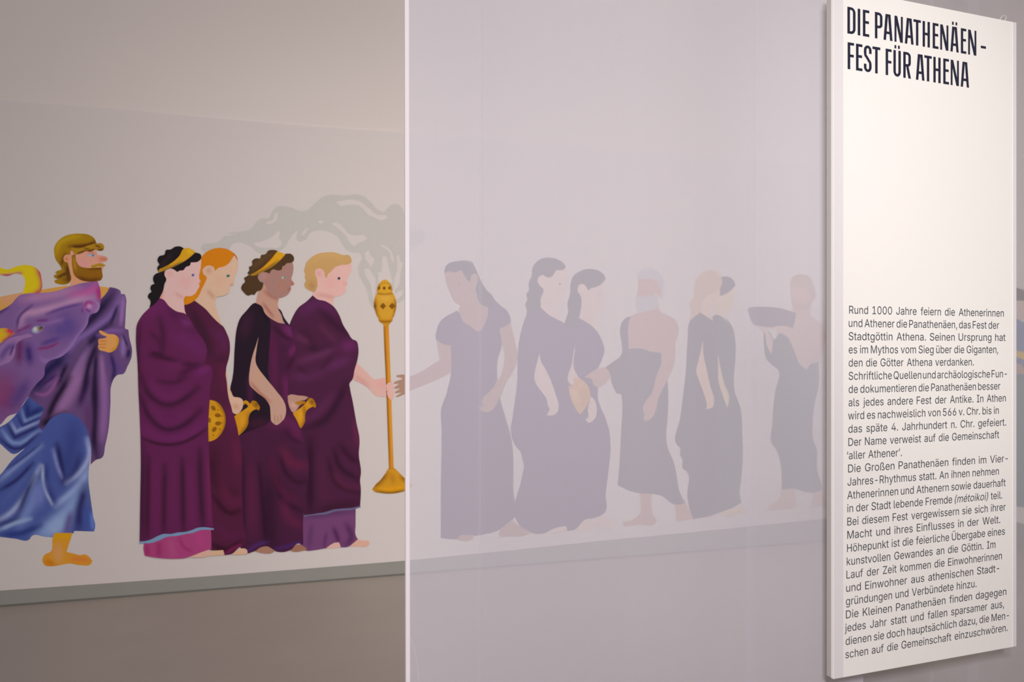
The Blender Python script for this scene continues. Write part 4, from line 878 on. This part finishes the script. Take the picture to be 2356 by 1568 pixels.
# narrow pleats: a folded second layer of the same cloth
for xa, xb in ((1103, 1112), (1719, 1740)):
    a, b = cloc(xa, 800)[0], cloc(xb, 800)[0]
    pv, pf = [], []
    for k, z in enumerate((0, 0.8, 1.6, 2.6, CHT)):
        s = 0.002 * math.sin(k * 1.7 + xa)
        pv += [(a + s, wave(a) - 0.0018, z), ((a + b) / 2 + s, wave(a) - 0.0032, z), (b + s, wave(b) - 0.0016, z)]
    for k in range(4):
        for i in range(2):
            q = 3 * k + i
            pf.append((q, q + 1, q + 4, q + 3))
    mesh_obj('pleat', pv, pf, M_PLEAT, cur)


def tube(name, pts, r, mat, parent, sides=8):
    P = [Vector(p) for p in pts]
    vs, fs = [], []
    for i, p in enumerate(P):
        t = (P[min(i + 1, len(P) - 1)] - P[max(i - 1, 0)]).normalized()
        a = t.cross(Vector((0, 1, 0)))
        a = a.normalized() if a.length > 1e-4 else Vector((1, 0, 0))
        b = t.cross(a).normalized()
        for k in range(sides):
            an = 2 * math.pi * k / sides
            vs.append(p + a * (r * math.cos(an)) + b * (r * math.sin(an)))
    for i in range(len(P) - 1):
        for k in range(sides):
            fs.append((i * sides + k, i * sides + (k + 1) % sides, (i + 1) * sides + (k + 1) % sides, (i + 1) * sides + k))
    return mesh_obj(name, vs, fs, mat, parent, smooth=True)


lx2 = float(on_panel(px(('O', [(1960, 700)])), CB + 0.03)[0, 0])
lx3 = float(on_panel(px(('O', [(2620, 700)])), CB + 0.03)[0, 0])
c2 = P_ANCH + P_NRM * (CB + 0.03) + P_DIR * lx2
cur2 = empty('sheer_curtain', (c2[0], c2[1], 0.02), ROT_P)
tag(cur2, 'thinner sheer curtain hanging behind and beyond the white text panel', 'curtain')
W2 = lx3 - lx2
V = [(W2 * i / nx, wave(W2 * i / nx + 0.7), CHT * k / nz) for k in range(nz + 1) for i in range(nx + 1)]
mesh_obj('voile_sheet', V, F, M_THIN, cur2, smooth=True)
for xa, xb in ((2142, 2150), (2226, 2252)):
    a, b = [float(on_panel(px(('O', [(x_, 800)])), CB + 0.03)[0, 0]) - lx2 for x_ in (xa, xb)]
    pv = []
    for k, z in enumerate((0, 0.8, 1.6, 2.6, CHT)):
        pv += [(a, wave(a + 0.7) - 0.0018, z), ((a + b) / 2, wave(a + 0.7) - 0.0032, z), (b, wave(b + 0.7) - 0.0016, z)]
    mesh_obj('pleat', pv, pf, M_PLEAT, cur2)

th = smooth_loop(np.array([cloc(x, y) for x, y in ((941, 1460), (950, 1478), (957, 1505), (962, 1535), (965, 1575), (966, 1620))]), 5, 80, closed=False)
tube('loose_thread', [(x, wave(x) - 0.002, z) for x, z in th], 0.0006, M_LINE, cur)

# ------------------------------------------------------------------ text panel
pb = on_panel(px(('O', [(1918, 1564), (2338, 1484), (2338, 52)])))
PW = pb[1, 0]
ZB = 0.5 * (pb[0, 1] + pb[1, 1])
ZT = pb[2, 1]
zl = on_panel(px(('O', [(1918, 1564)])))[0]
X0 = float(zl[0])
panel = empty('text_panel', (P_ANCH[0], P_ANCH[1], ZB), ROT_P)
tag(panel, 'tall white hanging text panel with a big dark two-line headline, right side', 'information panel')
PH = ZT - ZB
box('board', X0, PW, 0, 0.011, 0, PH, M_BOARD, panel, bevel=0.0008)


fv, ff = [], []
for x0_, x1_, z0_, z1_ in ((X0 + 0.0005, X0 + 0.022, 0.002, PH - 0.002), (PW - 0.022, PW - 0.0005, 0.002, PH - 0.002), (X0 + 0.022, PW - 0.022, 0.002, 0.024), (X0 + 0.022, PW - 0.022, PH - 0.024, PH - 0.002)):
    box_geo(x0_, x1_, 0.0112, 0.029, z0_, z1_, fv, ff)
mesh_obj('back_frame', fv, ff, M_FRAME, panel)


def plx(x, y=800):
    return float(on_panel(px(('O', [(x, y)])))[0, 0])


def plz(x, y):
    return float(on_panel(px(('O', [(x, y)])))[0, 1]) - ZB


box('edge_strip', X0 + 0.0006, plx(1939.5), -0.0012, 0.0001, 0.0015, PH - 0.0015, M_DIM_EDGE, panel)  # grey strips paint in the dimmer band of light along both sides
box('edge_strip', plx(2330), PW - 0.0006, -0.0012, 0.0001, 0.0015, PH - 0.0015, M_DIM_EDGE, panel)
lp = smooth_loop(np.array([(plx(x), plz(x, y)) for x, y in ((2303, 50), (2304, 42), (2308, 36), (2313, 34), (2317, 37), (2317, 42), (2313, 51))]), 4, 90, closed=False)
tube('hanging_loop', [(x, 0.004, z) for x, z in lp], 0.0011, M_LINE, panel)

# ---- headline letters, drawn as strokes with a heavy stem
STM = plx(1890 + 330 / 5.056) - plx(1890 + 301 / 5.056)


def stroke_poly(path, sx, sz):
    """an open band around a path, wide sx across and sz up"""
    path = np.array(path, float)
    L, R = [], []
    for i, p in enumerate(path):
        a, b = path[max(i - 1, 0)], path[min(i + 1, len(path) - 1)]
        t = (b - a) / (np.linalg.norm(b - a) + 1e-12)
        n_ = np.array([-t[1], t[0]])
        o = np.array([n_[0] * sx / 2, n_[1] * sz / 2])
        L.append(p + o)
        R.append(p - o)
    return np.array(L + R[::-1])


def arc(cx, cz, rx, rz, a0, a1, n=9):
    return [(cx + rx * math.cos(math.radians(a0 + (a1 - a0) * i / (n - 1))), cz + rz * math.sin(math.radians(a0 + (a1 - a0) * i / (n - 1)))) for i in range(n)]


def rect(x0, x1, z0, z1):
    return np.array([(x0, z0), (x1, z0), (x1, z1), (x0, z1)])


def glyph(ch, w, h, s):
    b = 0.098 * h
    q = lambda *p: np.array(p)
    if ch == 'I': return [rect(0, w, 0, h)]
    if ch == '-': return [rect(0, w, 0.345 * h, 0.345 * h + b)]
    if ch == 'E': return [rect(0, s, 0, h), rect(0, w, 0, b), rect(0, w, h - b, h), rect(0, w * 0.95, 0.49 * h, 0.49 * h + b)]
    if ch == 'F': return [rect(0, s, 0, h), rect(0, w, h - b, h), rect(0, w * 0.96, 0.46 * h, 0.46 * h + b)]
    if ch == 'H': return [rect(0, s, 0, h), rect(w - s, w, 0, h), rect(0, w, 0.46 * h, 0.46 * h + b)]
    if ch == 'T': return [rect(w / 2 - s / 2, w / 2 + s / 2, 0, h), rect(0, w, h - b, h)]
    if ch == 'N':
        t = s * 0.80
        return [rect(0, t, 0, h), rect(w - t, w, 0, h), q((0, h), (t * 1.35, h), (w, 0), (w - t * 1.35, 0))]
    if ch in 'A\u00c4':
        g = [q((0, 0), (s, 0), (w * 0.26 + s * 0.92, h), (w * 0.22, h)), q((w, 0), (w - s, 0), (w * 0.74 - s * 0.92, h), (w * 0.78, h)),
             rect(w * 0.22, w * 0.78, h - b * 0.8, h), rect(w * 0.17, w * 0.83, 0.24 * h, 0.24 * h + b)]
    if ch in 'U\u00dc':
        g = [stroke_poly([(s / 2, h)] + arc(w / 2, 0.20 * h, w / 2 - s / 2, 0.20 * h - b / 2, 180, 360, 15) + [(w - s / 2, h)], s, b)]
    if ch in '\u00c4\u00dc':
        d = s * 0.68
        c1, c2 = (w * 0.20, w * 0.62) if ch == '\u00c4' else (w * 0.15, w * 0.62)
        return g + [rect(c1, c1 + d * 1.05, h * 1.07, h * 1.195), rect(c2, c2 + d * 1.05, h * 1.07, h * 1.195)]
    if ch in 'AU': return g
    if ch == 'D':
        return [rect(0, s, 0, h), stroke_poly([(0.3 * s, h - b / 2)] + arc(w * 0.45, 0.80 * h, w * 0.55 - s / 2, 0.20 * h - b / 2, 90, 0) + arc(w * 0.45, 0.20 * h, w * 0.55 - s / 2, 0.20 * h - b / 2, 0, -90) + [(0.3 * s, b / 2)], s, b)]
    if ch in 'PR':
        z0 = 0.40 if ch == 'P' else 0.44
        g = [rect(0, s, 0, h), stroke_poly([(0.3 * s, h - b / 2)] + arc(w * 0.48, 0.83 * h, w * 0.50 - s / 2, 0.17 * h - b / 2, 90, 0) + arc(w * 0.48, (z0 + 0.14) * h, w * 0.50 - s / 2, 0.14 * h - b / 2, 0, -90) + [(0.3 * s, z0 * h + b / 2)], s, b)]
        if ch == 'R': g.append(q((w * 0.36, 0.46 * h), (w * 0.36 + s, 0.46 * h), (w, 0), (w - s * 1.05, 0)))
        return g
    if ch == 'S':
        r, rz_ = w / 2 - s / 2, 0.19 * h - b / 2
        return [stroke_poly([(w - s / 2, 0.70 * h)] + arc(w / 2, 0.81 * h, r, rz_, 0, 180, 15) + [(s / 2, 0.70 * h), (s * 0.62, 0.62 * h), (w * 0.42, 0.54 * h), (w * 0.60, 0.455 * h), (w - s * 0.60, 0.37 * h), (w - s / 2, 0.29 * h)] +
                            arc(w / 2, 0.19 * h, r, rz_, 360, 180, 15) + [(s / 2, 0.30 * h)], s, b)]
    return []


L1 = [('D', 300, 395), ('I', 420, 450), ('E', 480, 555), ('P', 620, 710), ('A', 720, 825), ('N', 848, 945), ('A', 968, 1070), ('T', 1068, 1155), ('H', 1175, 1260), ('E', 1292, 1360), ('N', 1380, 1475), ('\u00c4', 1498, 1595), ('E', 1620, 1683),
      ('N', 1705, 1800), ('-', 1852, 1912)]
L2 = [('F', 303, 378), ('E', 400, 475), ('S', 492, 582), ('T', 592, 683), ('F', 745, 815), ('\u00dc', 835, 922), ('R', 950, 1040), ('A', 1097, 1197), ('T', 1195, 1282), ('H', 1300, 1385), ('E', 1415, 1482), ('N', 1502, 1597), ('A', 1618, 1715)]
for line, yt, yb in ((L1, 78, 388), (L2, 490, 802)):
    z1, z0 = plz(1890 + 305 / 5.056, yt / 5.056), plz(1890 + 305 / 5.056, yb / 5.056)
    vs, fs = [], []
    for ch, a, b in line:
        xa, xb = plx(1890 + a / 5.056), plx(1890 + b / 5.056)
        loops = []
        for lp in glyph(ch, xb - xa, z1 - z0, STM * 1.05):
            lp = np.asarray(lp, float)
            x_, y_ = lp[:, 0], lp[:, 1]
            ccw = float(np.sum(x_ * np.roll(y_, -1) - np.roll(x_, -1) * y_)) > 0
            loops.append(lp if ccw else lp[::-1])
        v, f = fill_winding(loops)
        k = len(vs)
        vs += [(xa + q[0], -0.0006, z0 + q[1]) for q in v]
        fs += [tuple(k + i for i in t) for t in f]
    mesh_obj('headline', vs, fs, M_TITLE, panel)

# ---- running text
TXT = [
    ('Rund 1000 Jahre feiern die Athenerinnen', 2, 237, 1565), ('und Athener die Panathen\u00e4en, das Fest der', 2, 233, 1525), ('Stadtg\u00f6ttin Athena. Seinen Ursprung hat', 2, 233, 1580),
    ('es im Mythos vom Sieg \u00fcber die Giganten,', 2, 233, 1518), ('den die G\u00f6tter Athena verdanken.', 2, 233, 1308), None,
    ('Schriftliche Quellen und arch\u00e4ologische Fun-', 2, 233, 1592), ('de dokumentieren die Panathen\u00e4en besser', 2, 233, 1535), ('als jedes andere Fest der Antike. In Athen', 2, 232, 1583),
    ('wird es nachweislich von 566 v. Chr. bis in', 2, 228, 1522), ('das sp\u00e4te 4. Jahrhundert n. Chr. gefeiert.', 2, 230, 1585), ('Der Name verweist auf die Gemeinschaft', 2, 230, 1525), ('\u2018aller Athener\u2019.', 2, 218, 690), None,
    ('Die Gro\u00dfen Panathen\u00e4en finden im Vier-', 2, 228, 1600), ('Jahres-Rhythmus statt. An ihnen nehmen', 3, 192, 1310), ('Athenerinnen und Athenern sowie dauerhaft', 3, 190, 1360), ('in der Stadt lebende Fremde (m\u00e9toikoi) teil.', 3, 190, 1335), None,
    ('Bei diesem Fest vergewissern sie sich ihrer', 3, 190, 1360), ('Macht und ihres Einflusses in der Welt.', 3, 190, 1320), None,
    ('H\u00f6hepunkt ist die feierliche \u00dcbergabe eines', 3, 188, 1355), ('kunstvollen Gewandes an die G\u00f6ttin. Im', 3, 186, 1285), ('Lauf der Zeit kommen die Einwohnerinnen', 3, 184, 1333), ('und Einwohner aus athenischen Stadt-', 3, 182, 1313),
    ('gr\u00fcndungen und Verb\u00fcndete hinzu.', 3, 180, 1145), None,
    ('Die Kleinen Panathen\u00e4en finden dagegen', 3, 180, 1365), ('jedes Jahr statt und fallen sparsamer aus,', 3, 172, 1348), ('dienen sie doch haupts\u00e4chlich dazu, die Men-', 3, 178, 1385), ('schen auf die Gemeinschaft einzuschw\u00f6ren.', 3, 176, 1375), None]
SC = {2: 3.734, 3: 3.2124}


import os
FONT = None
try:
    fp = os.path.join(bpy.utils.system_resource('DATAFILES', path='fonts'), 'Inter.woff2')
    FONT = bpy.data.fonts.load(fp) if os.path.exists(fp) else None
except Exception:
    FONT = None


def word_mesh(word, shear):
    cu = bpy.data.curves.new('word', 'FONT')
    cu.body = word
    if FONT is not None:
        cu.font = FONT
    cu.size = 1.0
    cu.shear = shear
    cu.offset = 0.014
    cu.resolution_u = 3
    cu.dimensions = '2D'
    cu.fill_mode = 'NONE'
    o = bpy.data.objects.new('word', cu)
    COL.objects.link(o)
    dg = bpy.context.evaluated_depsgraph_get()
    me = bpy.data.meshes.new_from_object(o.evaluated_get(dg))
    co = np.array([tuple(v.co)[:2] for v in me.vertices])
    nxt = {}
    for e in me.edges:
        i, j = e.vertices
        nxt.setdefault(i, []).append(j)
        nxt.setdefault(j, []).append(i)
    loops, seen = [], set()
    for i in range(len(co)):
        if i in seen:
            continue
        lp, cur_, prev = [i], i, None
        seen.add(i)
        first = i + 1 if (i + 1) in nxt.get(i, ()) else None
        while True:
            opts = [k for k in nxt.get(cur_, ()) if k != prev and k not in seen]
            if not opts:
                break
            k = first if (first in opts and cur_ == i) else opts[0]
            lp.append(k)
            seen.add(k)
            prev, cur_ = cur_, k
        if len(lp) > 2:
            loops.append(co[lp])
    bpy.data.objects.remove(o)
    bpy.data.curves.remove(cu)
    bpy.data.meshes.remove(me)
    return fill_winding(loops)


CAPREF = word_mesh('H', 0)[0]
CAP1 = CAPREF[:, 1].max()
zcap = plz(1956, 703.0) - plz(1956, 721.2)
SZ = zcap / CAP1                             # metres per font unit, upwards
_w = [word_mesh(t, 0.0)[0] for t in TXT[4][0].split(' ')]
SX = (plx(1890 + TXT[4][3] / SC[2]) - plx(1890 + TXT[4][2] / SC[2])) / (sum(v[:, 0].max() - v[:, 0].min() for v in _w) + 0.30 * (len(_w) - 1))
row = 0
for item in TXT:
    if item is None:
        continue
    txt, crop, a, b = item
    xa, xb = plx(1890 + a / SC[crop]), plx(1890 + b / SC[crop])
    zb_ = plz(1951, 721.0 + 30.45 * row)
    row += 1
    words = [word_mesh(t, 0.2 if t.startswith('(') else 0.0) for t in txt.split(' ')]
    wid = [v[:, 0].max() - v[:, 0].min() for v, f in words]
    sx = SX
    gap = (xb - xa - sum(wid) * sx) / max(1, len(words) - 1)
    gmin = 0.13 * SX
    if gap < gmin:
        sx = (xb - xa - gmin * (len(words) - 1)) / sum(wid)
        gap = gmin
    if len(words) > 1 and gap > 0.0165:
        sx = (xb - xa - 0.0165 * (len(words) - 1)) / sum(wid)
        gap = (xb - xa - sum(wid) * sx) / (len(words) - 1)
    print('ROW', row, round(sx / SZ, 3), round(gap / SX, 3))
    x, vs, fs = xa, [], []
    for (v, f), w_ in zip(words, wid):
        k = len(vs)
        m0 = v[:, 0].min()
        vs += [(x + (q[0] - m0) * sx, -0.0006, zb_ + q[1] * SZ) for q in v]
        fs += [tuple(k + i for i in t) for t in f]
        x += w_ * sx + gap
    mesh_obj('text_line', vs, fs, M_TEXT, panel)
